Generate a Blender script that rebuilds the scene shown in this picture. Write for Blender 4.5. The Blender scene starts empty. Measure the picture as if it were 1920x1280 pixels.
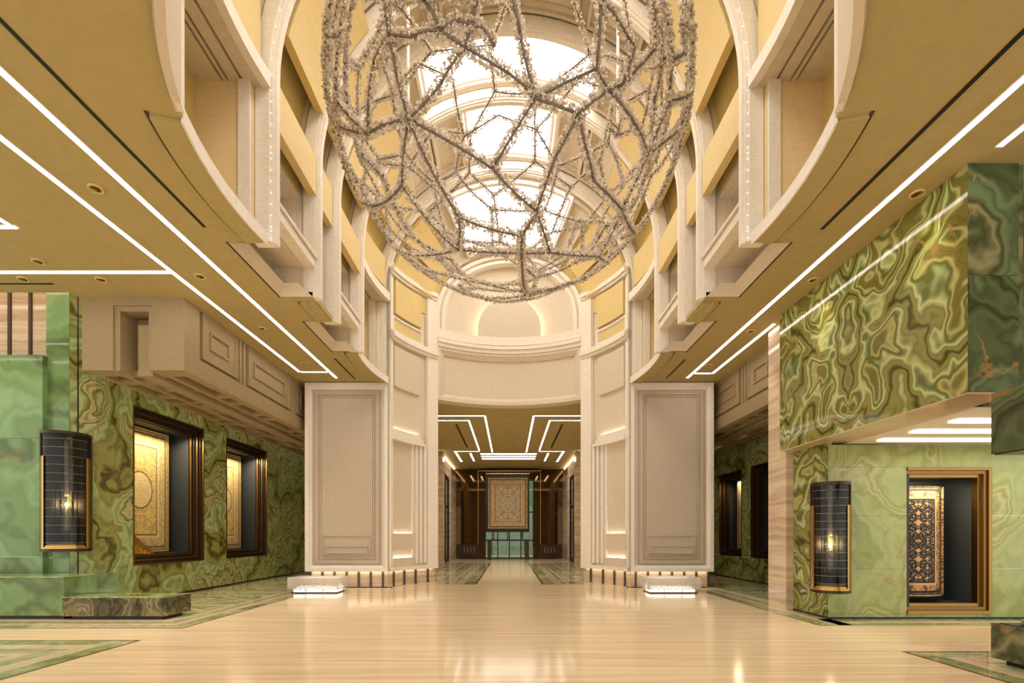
import bpy, bmesh, math, random
from mathutils import Vector
random.seed(7)
S = bpy.context.scene
COL = S.collection
R_ = math.radians

# ------------------------------------------------------------------ camera, world, exposure
cam = bpy.data.objects.new('camera', bpy.data.cameras.new('camera'))
COL.objects.link(cam)
cam.location = (0, 0, 1.4)
cam.rotation_euler = (R_(90), 0, 0)
cam.data.sensor_width = 36
cam.data.lens = 17.0
cam.data.shift_x = 5 / 1920
cam.data.shift_y = 365 / 1920
cam.data.clip_start = 0.05
cam.data.clip_end = 300
S.camera = cam
S.view_settings.view_transform = 'Standard'
S.view_settings.look = 'None'
S.view_settings.exposure = 0.06
S.view_settings.gamma = 1.0
S.view_settings.use_curve_mapping = False
W = bpy.data.worlds.new('world'); S.world = W
W.use_nodes = True
W.node_tree.nodes['Background'].inputs['Color'].default_value = (1.0, 0.94, 0.86, 1)
W.node_tree.nodes['Background'].inputs['Strength'].default_value = 1.5
S.cycles.use_adaptive_sampling = True
S.cycles.adaptive_threshold = 0.1
S.cycles.max_bounces = 6
S.cycles.diffuse_bounces = 3
S.cycles.glossy_bounces = 2
S.cycles.transmission_bounces = 4
S.cycles.caustics_reflective = False
S.cycles.caustics_refractive = False
S.cycles.sample_clamp_indirect = 4.0
SKY_E = 7.6      # luminous skylights
LED_E = 11.0      # ceiling light lines
COVE_E = 7.0     # concealed strips

# ------------------------------------------------------------------ materials
MATS = {}
def new_mat(name):
    m = bpy.data.materials.new(name); m.use_nodes = True
    MATS[name] = m
    nt = m.node_tree
    return m, nt, nt.nodes['Principled BSDF']

def N(nt, typ, **kw):
    n = nt.nodes.new(typ)
    for k, v in kw.items():
        setattr(n, k, v)
    return n

def simple(name, col, rough=.5, metal=0., spec=.5):
    m, nt, b = new_mat(name)
    b.inputs['Base Color'].default_value = (*col, 1)
    b.inputs['Roughness'].default_value = rough
    b.inputs['Metallic'].default_value = metal
    b.inputs['Specular IOR Level'].default_value = spec
    return m

def emis(name, col, e):
    m = bpy.data.materials.new(name); m.use_nodes = True; MATS[name] = m
    nt = m.node_tree; nt.nodes.clear()
    o = N(nt, 'ShaderNodeOutputMaterial'); x = N(nt, 'ShaderNodeEmission')
    x.inputs['Color'].default_value = (*col, 1); x.inputs['Strength'].default_value = e
    nt.links.new(x.outputs[0], o.inputs['Surface'])
    return m

def ramp(nt, stops, interp='LINEAR'):
    r = N(nt, 'ShaderNodeValToRGB'); cr = r.color_ramp; cr.interpolation = interp
    while len(cr.elements) < len(stops):
        cr.elements.new(0.5)
    for e, (p, c) in zip(cr.elements, stops):
        e.position = p; e.color = (*c, 1)
    return r

def fabric(name, col, var=.06, rough=.75, weave=90, spec=.3):
    """woven wall covering: fine crossing threads and slight colour drift"""
    m, nt, b = new_mat(name); L = nt.links.new
    g = N(nt, 'ShaderNodeNewGeometry')
    mp = N(nt, 'ShaderNodeMapping'); mp.inputs['Scale'].default_value = (weave, weave, 6); L(g.outputs['Position'], mp.inputs[0])
    n1 = N(nt, 'ShaderNodeTexNoise'); n1.inputs['Scale'].default_value = 1; n1.inputs['Detail'].default_value = 2; L(mp.outputs[0], n1.inputs['Vector'])
    mp2 = N(nt, 'ShaderNodeMapping'); mp2.inputs['Scale'].default_value = (8, 8, weave); L(g.outputs['Position'], mp2.inputs[0])
    n2 = N(nt, 'ShaderNodeTexNoise'); n2.inputs['Scale'].default_value = 1; n2.inputs['Detail'].default_value = 2; L(mp2.outputs[0], n2.inputs['Vector'])
    ad = N(nt, 'ShaderNodeMath', operation='ADD'); L(n1.outputs[0], ad.inputs[0]); L(n2.outputs[0], ad.inputs[1])
    mr = N(nt, 'ShaderNodeMapRange'); mr.inputs['From Min'].default_value = .7; mr.inputs['From Max'].default_value = 1.3
    mr.inputs['To Min'].default_value = 1 - var * 1.6; mr.inputs['To Max'].default_value = 1 + var; L(ad.outputs[0], mr.inputs[0])
    mx = N(nt, 'ShaderNodeVectorMath', operation='SCALE'); mx.inputs[0].default_value = col; L(mr.outputs[0], mx.inputs['Scale'])
    L(mx.outputs[0], b.inputs['Base Color'])
    bp = N(nt, 'ShaderNodeBump'); bp.inputs['Strength'].default_value = .25; bp.inputs['Distance'].default_value = .003
    L(ad.outputs[0], bp.inputs['Height']); L(bp.outputs[0], b.inputs['Normal'])
    b.inputs['Roughness'].default_value = rough; b.inputs['Specular IOR Level'].default_value = spec
    return m

def onyx(name, stops, vein=(.45, .22, .08), scale=.55, bands=5., warp=1.4, rough=.07, mirror=None, perslab=0., veinamt=.8, contrast=1., detail=4.5):
    """agate-like contour bands: the fraction of a warped noise field drives a colour ramp, rusty veins on top"""
    m, nt, b = new_mat(name); L = nt.links.new
    g = N(nt, 'ShaderNodeNewGeometry'); vec = g.outputs['Position']
    if mirror is not None:
        sub = N(nt, 'ShaderNodeVectorMath', operation='SUBTRACT'); L(vec, sub.inputs[0]); sub.inputs[1].default_value = (0, mirror, 0)
        ab = N(nt, 'ShaderNodeVectorMath', operation='ABSOLUTE'); L(sub.outputs[0], ab.inputs[0]); vec = ab.outputs[0]
    if perslab:
        oi = N(nt, 'ShaderNodeObjectInfo')
        sc = N(nt, 'ShaderNodeMath', operation='MULTIPLY'); sc.inputs[1].default_value = perslab; L(oi.outputs['Random'], sc.inputs[0])
        cb = N(nt, 'ShaderNodeCombineXYZ'); L(sc.outputs[0], cb.inputs[0]); L(sc.outputs[0], cb.inputs[2]); L(sc.outputs[0], cb.inputs[1])
        a0 = N(nt, 'ShaderNodeVectorMath', operation='ADD'); L(vec, a0.inputs[0]); L(cb.outputs[0], a0.inputs[1]); vec = a0.outputs[0]
    w = N(nt, 'ShaderNodeTexNoise'); w.inputs['Scale'].default_value = scale * 1.6; w.inputs['Detail'].default_value = 3; L(vec, w.inputs['Vector'])
    ws = N(nt, 'ShaderNodeVectorMath', operation='SCALE'); ws.inputs['Scale'].default_value = warp; L(w.outputs['Color'], ws.inputs[0])
    a1 = N(nt, 'ShaderNodeVectorMath', operation='ADD'); L(vec, a1.inputs[0]); L(ws.outputs[0], a1.inputs[1])
    n = N(nt, 'ShaderNodeTexNoise'); n.inputs['Scale'].default_value = scale; n.inputs['Detail'].default_value = detail; n.inputs['Roughness'].default_value = .42
    L(a1.outputs[0], n.inputs['Vector'])
    mu = N(nt, 'ShaderNodeMath', operation='MULTIPLY'); mu.inputs[1].default_value = bands; L(n.outputs[0], mu.inputs[0])
    pp = N(nt, 'ShaderNodeMath', operation='PINGPONG'); pp.inputs[1].default_value = 1; L(mu.outputs[0], pp.inputs[0])
    r = ramp(nt, stops); L(pp.outputs[0], r.inputs[0])
    # fine contour hairlines
    mu2 = N(nt, 'ShaderNodeMath', operation='MULTIPLY'); mu2.inputs[1].default_value = bands * 7; L(n.outputs[0], mu2.inputs[0])
    p2 = N(nt, 'ShaderNodeMath', operation='PINGPONG'); p2.inputs[1].default_value = 1; L(mu2.outputs[0], p2.inputs[0])
    mr = N(nt, 'ShaderNodeMapRange'); mr.inputs['To Min'].default_value = 1 - .42 * contrast; mr.inputs['To Max'].default_value = 1 + .30 * contrast; L(p2.outputs[0], mr.inputs[0])
    sc2 = N(nt, 'ShaderNodeVectorMath', operation='SCALE'); L(r.outputs[0], sc2.inputs[0]); L(mr.outputs[0], sc2.inputs['Scale'])
    # veins
    v = N(nt, 'ShaderNodeTexNoise'); v.inputs['Scale'].default_value = scale * 1.1; v.inputs['Detail'].default_value = 6; v.inputs['Distortion'].default_value = .4; L(vec, v.inputs['Vector'])
    vs = N(nt, 'ShaderNodeMath', operation='SUBTRACT'); vs.inputs[1].default_value = .5; L(v.outputs[0], vs.inputs[0])
    va = N(nt, 'ShaderNodeMath', operation='ABSOLUTE'); L(vs.outputs[0], va.inputs[0])
    vm = N(nt, 'ShaderNodeMapRange'); vm.inputs['From Min'].default_value = .0; vm.inputs['From Max'].default_value = .007; vm.inputs['To Min'].default_value = veinamt; vm.inputs['To Max'].default_value = 0; L(va.outputs[0], vm.inputs[0])
    big = N(nt, 'ShaderNodeTexNoise'); big.inputs['Scale'].default_value = scale * 1.7; L(vec, big.inputs['Vector'])
    bm_ = N(nt, 'ShaderNodeMapRange'); bm_.inputs['From Min'].default_value = .5; bm_.inputs['From Max'].default_value = .62; L(big.outputs[0], bm_.inputs[0])
    vmul = N(nt, 'ShaderNodeMath', operation='MULTIPLY'); L(vm.outputs[0], vmul.inputs[0]); L(bm_.outputs[0], vmul.inputs[1])
    mix = N(nt, 'ShaderNodeMix', data_type='RGBA'); L(vmul.outputs[0], mix.inputs[0]); L(sc2.outputs[0], mix.inputs[6]); mix.inputs[7].default_value = (*vein, 1)
    L(mix.outputs[2], b.inputs['Base Color'])
    b.inputs['Roughness'].default_value = rough; b.inputs['Specular IOR Level'].default_value = .32
    return m

def travertine(name, c0, c1, sx=(.25, .25, 26), rough=.1, warp=.0, spec=.5):
    m, nt, b = new_mat(name); L = nt.links.new
    g = N(nt, 'ShaderNodeNewGeometry'); vec = g.outputs['Position']
    if warp:
        w = N(nt, 'ShaderNodeTexNoise'); w.inputs['Scale'].default_value = 1.3; w.inputs['Detail'].default_value = 3; L(vec, w.inputs['Vector'])
        ws = N(nt, 'ShaderNodeVectorMath', operation='SCALE'); ws.inputs['Scale'].default_value = warp; L(w.outputs['Color'], ws.inputs[0])
        a1 = N(nt, 'ShaderNodeVectorMath', operation='ADD'); L(vec, a1.inputs[0]); L(ws.outputs[0], a1.inputs[1]); vec = a1.outputs[0]
    mp = N(nt, 'ShaderNodeMapping'); mp.inputs['Scale'].default_value = sx; L(vec, mp.inputs[0])
    n = N(nt, 'ShaderNodeTexNoise'); n.inputs['Scale'].default_value = 1; n.inputs['Detail'].default_value = 3.5; n.inputs['Roughness'].default_value = .6; L(mp.outputs[0], n.inputs['Vector'])
    r = ramp(nt, [(.32, c1), (.47, [(a + b_) / 2 for a, b_ in zip(c0, c1)]), (.62, c0)]); L(n.outputs[0], r.inputs[0])
    L(r.outputs[0], b.inputs['Base Color']); b.inputs['Roughness'].default_value = rough; b.inputs['Specular IOR Level'].default_value = spec
    return m

fabric('beige', (.77, .66, .52))
fabric('pale', (.95, .87, .77))
fabric('sand', (.93, .72, .42))
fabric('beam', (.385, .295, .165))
fabric('pier', (.60, .505, .40))
fabric('ceil', (.51, .408, .182), var=.05)
fabric('gold', (.80, .605, .27), var=.05, rough=.6, spec=.4)
fabric('goldwall', (.78, .60, .24), var=.05, rough=.6)
travertine('floor_cream', (.97, .77, .52), (.79, .58, .355), sx=(.35, 9., 1), rough=.13, spec=.16)
travertine('floor_cream2', (.84, .67, .47), (.66, .48, .30), sx=(7., 1.2, 1), rough=.09)
travertine('trav', (.80, .64, .47), (.52, .37, .24), sx=(.5, .5, 9), rough=.12, warp=.12)
G0 = [(.0, (.14, .14, .03)), (.12, (.28, .29, .08)), (.28, (.42, .45, .165)), (.42, (.40, .51, .21)), (.62, (.48, .59, .29)), (.76, (.43, .49, .20)), (.84, (.31, .30, .08)), (.93, (.68, .65, .36)), (1., (.24, .21, .05))]
onyx('onyx_olive', G0, scale=.52, bands=8, perslab=0)
onyx('onyx_book', [(.0, (.10, .10, .02)), (.14, (.22, .22, .05)), (.3, (.36, .38, .13)), (.42, (.50, .50, .22)), (.5, (.28, .38, .15)), (.62, (.19, .19, .04)), (.74, (.42, .41, .15)), (.88, (.27, .25, .06)), (1., (.13, .11, .02))], scale=.5, bands=12, mirror=7.28, warp=1.7, detail=3.)
onyx('onyx_jade', [(.0, (.15, .23, .09)), (.25, (.23, .40, .17)), (.6, (.28, .47, .22)), (.84, (.31, .47, .22)), (.93, (.58, .62, .40)), (1., (.2, .23, .07))], scale=.5, bands=4, perslab=37, contrast=.4)
onyx('onyx_pale', [(.0, (.25, .295, .08)), (.3, (.34, .415, .155)), (.6, (.41, .485, .215)), (.84, (.365, .42, .14)), (.94, (.49, .52, .26)), (1., (.285, .30, .085))], scale=.5, bands=5.5, contrast=.35, veinamt=.6)
onyx('onyx_dark', [(.0, (.045, .04, .015)), (.3, (.12, .11, .045)), (.5, (.26, .22, .11)), (.7, (.10, .10, .035)), (.9, (.42, .35, .18)), (1., (.06, .05, .02))], scale=.9, bands=7, perslab=21)
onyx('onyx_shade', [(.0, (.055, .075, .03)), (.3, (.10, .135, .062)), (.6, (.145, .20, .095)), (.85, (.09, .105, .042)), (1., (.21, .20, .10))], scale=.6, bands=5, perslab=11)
onyx('floor_green', [(.0, (.28, .30, .12)), (.4, (.42, .45, .23)), (.7, (.51, .53, .30)), (1., (.66, .62, .40))], scale=1.1, bands=5, perslab=29, contrast=.6, veinamt=.3)
onyx('floor_sage', [(.0, (.38, .40, .2)), (.5, (.50, .52, .30)), (1., (.62, .58, .36))], scale=1.1, bands=4, perslab=29, contrast=.5, veinamt=.3)
simple('floor_brown', (.16, .075, .02), .12)
simple('bronze', (.26, .155, .06), .34, 1.)
simple('brass', (.55, .35, .10), .25, 1.)
simple('bronze_gold', (.36, .22, .065), .3, 1.)
simple('bronze_dark', (.055, .035, .022), .3, .7)
simple('black', (.008, .007, .006), .45)
simple('slate', (.034, .040, .043), .6)
simple('dark_mirror', (.10, .062, .026), .05, .85)
simple('dark_strip', (.09, .075, .07), .35, .3)
simple('brown_slat_shade', (.07, .04, .025), .5)
simple('rib_line', (.36, .34, .31), .3, .5)
simple('bezel', (.80, .62, .34), .4)
simple('candle_dark', (.03, .028, .03), .25, .3)
emis('led', (1., .91, .80), LED_E)
emis('cove', (1., .87, .68), COVE_E)
emis('skylight', (1., .95, .87), SKY_E)
emis('halo', (1., .88, .68), 10)
emis('bench_led', (1., .90, .76), 3.0)
emis('skylight_apse', (1., .95, .87), SKY_E * .6)
emis('bulb', (1., .74, .40), 40)
emis('dot', (1., .93, .85), 2.2)
def thin_glass(name, tint, lo, hi, rough):
    """sheet glass: clear straight through, glossy more and more toward grazing view"""
    m = bpy.data.materials.new(name); m.use_nodes = True; MATS[name] = m
    nt = m.node_tree; nt.nodes.clear(); L = nt.links.new
    o = N(nt, 'ShaderNodeOutputMaterial'); t = N(nt, 'ShaderNodeBsdfTransparent'); g = N(nt, 'ShaderNodeBsdfGlossy'); x = N(nt, 'ShaderNodeMixShader'); f = N(nt, 'ShaderNodeFresnel')
    f.inputs['IOR'].default_value = 1.45; mr = N(nt, 'ShaderNodeMapRange'); mr.inputs['To Min'].default_value = lo; mr.inputs['To Max'].default_value = hi
    t.inputs['Color'].default_value = (*tint, 1); g.inputs['Roughness'].default_value = rough
    L(f.outputs[0], mr.inputs[0]); L(mr.outputs[0], x.inputs[0]); L(t.outputs[0], x.inputs[1]); L(g.outputs[0], x.inputs[2]); L(x.outputs[0], o.inputs['Surface'])
thin_glass('ribbed_glass', (.55, .52, .48), .015, .45, .10)
thin_glass('glass', (.93, .95, .93), .03, .95, .03)
m, nt, b = new_mat('ice_glass')       # cast glass bench: seeded, frosty, bright inside
L = nt.links.new
b.inputs['Base Color'].default_value = (.93, .87, .80, 1); b.inputs['Roughness'].default_value = .22; b.inputs['Transmission Weight'].default_value = .55; b.inputs['IOR'].default_value = 1.3
tn = N(nt, 'ShaderNodeTexVoronoi'); tn.inputs['Scale'].default_value = 38
gp = N(nt, 'ShaderNodeNewGeometry'); L(gp.outputs['Position'], tn.inputs['Vector'])
bp = N(nt, 'ShaderNodeBump'); bp.inputs['Strength'].default_value = .8; bp.inputs['Distance'].default_value = .02; L(tn.outputs['Distance'], bp.inputs['Height']); L(bp.outputs[0], b.inputs['Normal'])
m, nt, b = new_mat('crystal')          # cut crystal drops: sparkling facets, light passing through softly
L = nt.links.new
gi = N(nt, 'ShaderNodeNewGeometry')
r = ramp(nt, [(0, (.62, .51, .41)), (.25, (.90, .79, .67)), (.6, (.99, .93, .85)), (1, (1., .98, .96))]); L(gi.outputs['Random Per Island'], r.inputs[0])
L(r.outputs[0], b.inputs['Base Color']); b.inputs['Roughness'].default_value = .15; b.inputs['Specular IOR Level'].default_value = 1.
tl = N(nt, 'ShaderNodeBsdfTranslucent'); L(r.outputs[0], tl.inputs['Color'])
ms = N(nt, 'ShaderNodeMixShader'); ms.inputs[0].default_value = .55; L(b.outputs[0], ms.inputs[1]); L(tl.outputs[0], ms.inputs[2]); L(ms.outputs[0], nt.nodes['Material Output'].inputs['Surface'])
simple('wire', (.21, .17, .135), .45, .3)
simple('leaf', (.07, .20, .05), .5)
simple('leaf_light', (.16, .33, .09), .5)
simple('pot', (.10, .08, .06), .5)

def rug_mat(name, field, ground, border, motif, dark, u_axis, u0, u1, z0, z1, med=True, rough=.9, grid=False, bw=.42):
    """hand-knotted carpet: nested border bands, scrolling field figures and a centre medallion, in the rug's own plane"""
    m, nt, b = new_mat(name); L = nt.links.new
    def M(op, a, b_=None, c=None):
        n = N(nt, 'ShaderNodeMath', operation=op)
        for i, x in enumerate((a, b_, c)):
            if x is None: continue
            if isinstance(x, (int, float)): n.inputs[i].default_value = x
            else: L(x, n.inputs[i])
        return n.outputs[0]
    g = N(nt, 'ShaderNodeNewGeometry'); sp = N(nt, 'ShaderNodeSeparateXYZ'); L(g.outputs['Position'], sp.inputs[0])
    u = M('MULTIPLY', M('SUBTRACT', sp.outputs[u_axis], (u0 + u1) / 2), 1.)
    v = M('SUBTRACT', sp.outputs[2], (z0 + z1) / 2)
    hw, hh = abs(u1 - u0) / 2, (z1 - z0) / 2
    au, av = M('ABSOLUTE', u), M('ABSOLUTE', v)
    e = M('MINIMUM', M('SUBTRACT', hw, au), M('SUBTRACT', hh, av))     # distance to the rug's edge
    uv = N(nt, 'ShaderNodeCombineXYZ'); L(au, uv.inputs[0]); L(av, uv.inputs[1])
    vo = N(nt, 'ShaderNodeTexVoronoi'); vo.inputs['Scale'].default_value = 6.5 if grid else 8; vo.inputs['Randomness'].default_value = .2 if grid else .8
    if grid: vo.distance = 'MINKOWSKI'; vo.inputs['Exponent'].default_value = .62
    L(uv.outputs[0], vo.inputs['Vector'])
    no = N(nt, 'ShaderNodeTexNoise'); no.inputs['Scale'].default_value = 6; no.inputs['Detail'].default_value = 2; no.inputs['Distortion'].default_value = 1.6; L(uv.outputs[0], no.inputs['Vector'])
    fi = N(nt, 'ShaderNodeTexNoise'); fi.inputs['Scale'].default_value = 34; fi.inputs['Detail'].default_value = 2; L(uv.outputs[0], fi.inputs['Vector'])
    blob = M('LESS_THAN', vo.outputs['Distance'], .62 if grid else .27)
    scroll = M('LESS_THAN', M('ABSOLUTE', M('SUBTRACT', no.outputs[0], .5)), .045)
    speck = M('GREATER_THAN', fi.outputs[0], .58)
    def mix(f, a, b_):
        n = N(nt, 'ShaderNodeMix', data_type='RGBA')
        L(f, n.inputs[0])
        for k, x in ((6, a), (7, b_)):
            if isinstance(x, tuple): n.inputs[k].default_value = (*x, 1)
            else: L(x, n.inputs[k])
        return n.outputs[2]
    c = mix(scroll, field, motif) if not grid else mix(blob, dark, field)
    c = mix(M('MULTIPLY', speck, .7), c, ground)
    if not grid:
        c = mix(M('MULTIPLY', blob, .5), c, ground)
    if med:
        rr = M('SQRT', M('ADD', M('MULTIPLY', u, u), M('MULTIPLY', M('MULTIPLY', v, v), .8)))
        c = mix(M('MULTIPLY', M('LESS_THAN', rr, hw * .40), .55), c, ground)
        ring = M('LESS_THAN', M('ABSOLUTE', M('SUBTRACT', rr, hw * .40)), .016)
        c = mix(ring, c, dark)
        dia = M('ABSOLUTE', M('SUBTRACT', M('ADD', M('DIVIDE', au, hw), M('DIVIDE', av, hh)), 1.05))
        c = mix(M('LESS_THAN', dia, .015), c, motif)
    bz = M('LESS_THAN', e, bw)
    bc = mix(M('MULTIPLY', M('MAXIMUM', scroll, speck), .8), border, motif if not grid else dark)
    bc = mix(M('MULTIPLY', blob, .5), bc, ground)
    c = mix(bz, c, bc)
    for d, wd in ((bw * .14, .012), (bw * .3, .02), (bw * .86, .02), (bw, .012)):
        c = mix(M('LESS_THAN', M('ABSOLUTE', M('SUBTRACT', e, d)), wd), c, dark if d != bw * .86 else ground)
    L(c, b.inputs['Base Color']); b.inputs['Roughness'].default_value = rough; b.inputs['Specular IOR Level'].default_value = .15
    bp = N(nt, 'ShaderNodeBump'); bp.inputs['Strength'].default_value = .4; bp.inputs['Distance'].default_value = .01; L(fi.outputs[0], bp.inputs['Height']); L(bp.outputs[0], b.inputs['Normal'])
    return m

# ------------------------------------------------------------------ mesh helpers
class MB:
    def __init__(s): s.v = []; s.f = []
    def quad(s, a, b, c, d):
        i = len(s.v); s.v += [tuple(a), tuple(b), tuple(c), tuple(d)]; s.f.append((i, i + 1, i + 2, i + 3)); return s
    def box(s, x0, x1, y0, y1, z0, z1):
        x0, x1 = sorted((x0, x1)); y0, y1 = sorted((y0, y1)); z0, z1 = sorted((z0, z1))
        i = len(s.v)
        s.v += [(x0, y0, z0), (x1, y0, z0), (x1, y1, z0), (x0, y1, z0), (x0, y0, z1), (x1, y0, z1), (x1, y1, z1), (x0, y1, z1)]
        s.f += [tuple(i + k for k in q) for q in ((0, 3, 2, 1), (4, 5, 6, 7), (0, 1, 5, 4), (1, 2, 6, 5), (2, 3, 7, 6), (3, 0, 4, 7))]
        return s
    def prism(s, poly, z0, z1):
        n = len(poly); i = len(s.v)
        s.v += [(x, y, z0) for x, y in poly] + [(x, y, z1) for x, y in poly]
        s.f += [tuple(i + k for k in range(n))[::-1], tuple(i + n + k for k in range(n))]
        s.f += [(i + k, i + (k + 1) % n, i + n + (k + 1) % n, i + n + k) for k in range(n)]
        return s
    def grid(s, P, us, vs, d=0.):
        i = len(s.v); nv = len(vs)
        for u in us:
            for v in vs: s.v.append(tuple(P(u, v, d)))
        for a in range(len(us) - 1):
            for c in range(nv - 1):
                k = i + a * nv + c; s.f.append((k, k + nv, k + nv + 1, k + 1))
        return s
    def ring(s, P, u0, u1, v0, v1, prof, nu=1, nv=1, cap=True, su=1., sv=1.):
        """rectangular loops on the patch P(u,v,depth): prof = [(inset, depth), ...]; su, sv turn metres into u, v"""
        loops = []
        for ins, d in prof:
            a, b_, c, e = u0 + ins * su, u1 - ins * su, v0 + ins * sv, v1 - ins * sv
            pts = [(a + (b_ - a) * k / nu, c) for k in range(nu)] + [(b_, c + (e - c) * k / nv) for k in range(nv)] + \
                  [(b_ + (a - b_) * k / nu, e) for k in range(nu)] + [(a, e + (c - e) * k / nv) for k in range(nv)]
            loops.append([len(s.v) + k for k in range(len(pts))]); s.v += [tuple(P(u, v, d)) for u, v in pts]
        n = len(loops[0])
        for A, B in zip(loops, loops[1:]):
            s.f += [(A[k], A[(k + 1) % n], B[(k + 1) % n], B[k]) for k in range(n)]
        if cap:
            ins, d = prof[-1]
            a, b_, c, e = u0 + ins * su, u1 - ins * su, v0 + ins * sv, v1 - ins * sv
            s.grid(P, [a + (b_ - a) * k / nu for k in range(nu + 1)], [c + (e - c) * k / nv for k in range(nv + 1)], d)
        return s
    def slab(s, P, u0, u1, v0, v1, d0, d1, nu=1, nv=1):
        """a solid patch between depths d0 (back) and d1 (front)"""
        return s.ring(P, u0, u1, v0, v1, [(0, d0), (0, d1)], nu, nv)
    def sweep(s, pts, frames, prof, closed=True, caps=True):
        """pts: 3-D path; frames: (n, b) per point; prof: [(along n, along b)]"""
        n = len(prof); i = len(s.v)
        for p, (a, c) in zip(pts, frames):
            for x, y in prof: s.v.append(tuple(Vector(p) + Vector(a) * x + Vector(c) * y))
        for k in range(len(pts) - 1):
            for j in range(n if closed else n - 1):
                s.f.append((i + k * n + j, i + k * n + (j + 1) % n, i + (k + 1) * n + (j + 1) % n, i + (k + 1) * n + j))
        if closed and caps:
            s.f.append(tuple(i + j for j in range(n))[::-1]); s.f.append(tuple(i + (len(pts) - 1) * n + j for j in range(n)))
        return s
    def lathe(s, c, prof, n=24, a0=0., a1=2 * math.pi):
        i = len(s.v); full = abs(a1 - a0 - 2 * math.pi) < 1e-6; m_ = n if full else n + 1
        for k in range(m_):
            a = a0 + (a1 - a0) * k / n
            for r, z in prof: s.v.append((c[0] + r * math.cos(a), c[1] + r * math.sin(a), c[2] + z))
        q = len(prof)
        for k in range(n):
            for j in range(q - 1):
                A = i + k * q + j; B = i + ((k + 1) % m_) * q + j
                s.f.append((A, B, B + 1, A + 1))
        return s
    def tube(s, pts, r, n=6):
        pts = [Vector(p) for p in pts]; fr = []
        for k, p in enumerate(pts):
            t = (pts[min(k + 1, len(pts) - 1)] - pts[max(k - 1, 0)]).normalized()
            a = t.orthogonal().normalized() if k == 0 else (fr[-1][0] - t * fr[-1][0].dot(t)).normalized()
            fr.append((a, t.cross(a)))
        return s.sweep(pts, fr, [(r * math.cos(2 * math.pi * k / n), r * math.sin(2 * math.pi * k / n)) for k in range(n)])
    def build(s, name, mat, parent=None, smooth=False, fix=True, bevel=0.):
        me = bpy.data.meshes.new(name); me.from_pydata(s.v, [], s.f)
        if fix:
            bm = bmesh.new(); bm.from_mesh(me)
            bmesh.ops.remove_doubles(bm, verts=bm.verts, dist=1e-5)
            bmesh.ops.recalc_face_normals(bm, faces=bm.faces); bm.to_mesh(me); bm.free()
        me.materials.append(MATS[mat])
        o = bpy.data.objects.new(name, me); COL.objects.link(o)
        if smooth:
            for p in me.polygons: p.use_smooth = True
        if bevel:
            md = o.modifiers.new('bevel', 'BEVEL'); md.width = bevel; md.segments = 2; md.limit_method = 'ANGLE'; md.angle_limit = R_(40)
        if parent is not None: o.parent = parent
        return o

def tag(o, label=None, cat=None, group=None, kind=None):
    if label: o['label'] = label
    if cat: o['category'] = cat
    if group: o['group'] = group
    if kind: o['kind'] = kind
    return o
def thing(name, label, cat, group=None, loc=(0, 0, 0)):
    o = bpy.data.objects.new(name, None); COL.objects.link(o); o.location = loc; o.empty_display_size = .1
    return tag(o, label, cat, group)
def setting(name, label=None):
    o = bpy.data.objects.new(name, None); COL.objects.link(o)
    return tag(o, label, None, None, 'structure')
def struct(o, label=None): return tag(o, label, None, None, 'structure')
def put(o, parent):            # parent keeping world place (parents stand at arbitrary base points)
    o.parent = parent; o.matrix_parent_inverse = parent.matrix_world.inverted(); return o
def bx(name, mat, parent, *d, bevel=0.):
    return MB().box(*d).build(name, mat, parent, bevel=bevel)
def lamp(name, typ, loc, e, col=(1, .82, .6), rot=(0, 0, 0), parent=None, **kw):
    l = bpy.data.lights.new(name, typ); l.energy = e; l.color = col
    for k, v in kw.items(): setattr(l, k, v)
    o = bpy.data.objects.new(name, l); COL.objects.link(o); o.location = loc; o.rotation_euler = rot
    if parent is not None: o.parent = parent
    return o
def flat(o, U, V, Nn):
    o, U, V, Nn = Vector(o), Vector(U), Vector(V), Vector(Nn)
    return lambda u, v, d: o + U * u + V * v + Nn * d
def lin(a, b, n): return [a + (b - a) * k / n for k in range(n + 1)]
def arc3(p, q, sag, n=12):
    """plan arc from p to q bulging by sag to the left of p->q"""
    p, q = Vector((*p, 0)), Vector((*q, 0)); c = (q - p); h = c.length / 2; mid = (p + q) / 2
    nrm = Vector((-c.y, c.x, 0)).normalized()
    if abs(sag) < 1e-6: return [(p.x + c.x * k / n, p.y + c.y * k / n) for k in range(n + 1)]
    r = (h * h + sag * sag) / (2 * abs(sag)); sg = 1 if sag > 0 else -1
    ctr = mid - nrm * sg * (r - abs(sag)); half = math.asin(min(1, h / r))
    out = []
    for k in range(n + 1):
        t = -half + 2 * half * k / n
        out.append((ctr.x + nrm.x * sg * r * math.cos(t) + c.normalized().x * r * math.sin(t), ctr.y + nrm.y * sg * r * math.cos(t) + c.normalized().y * r * math.sin(t)))
    return out
def path_patch(path):
    """P(u,z,d): u in 0..1 along a plan polyline, d towards the left of travel"""
    pts = [Vector((x, y, 0)) for x, y in path]; L_ = [0]
    for a, b_ in zip(pts, pts[1:]): L_.append(L_[-1] + (b_ - a).length)
    T = L_[-1]
    def P(u, z, d):
        s = u * T
        k = 0
        while k < len(pts) - 2 and s > L_[k + 1]: k += 1
        a, b_ = pts[k], pts[k + 1]; t = (s - L_[k]) / (L_[k + 1] - L_[k]); p = a + (b_ - a) * t
        def nr(j):
            a_, c_ = pts[max(j - 1, 0)], pts[min(j + 1, len(pts) - 1)]; e = (c_ - a_).normalized(); return Vector((-e.y, e.x, 0))
        n_ = nr(k) * (1 - t) + nr(k + 1) * t
        return (p.x + n_.x * d, p.y + n_.y * d, z)
    P.length = T
    return P
ZC = 5.55

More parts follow.
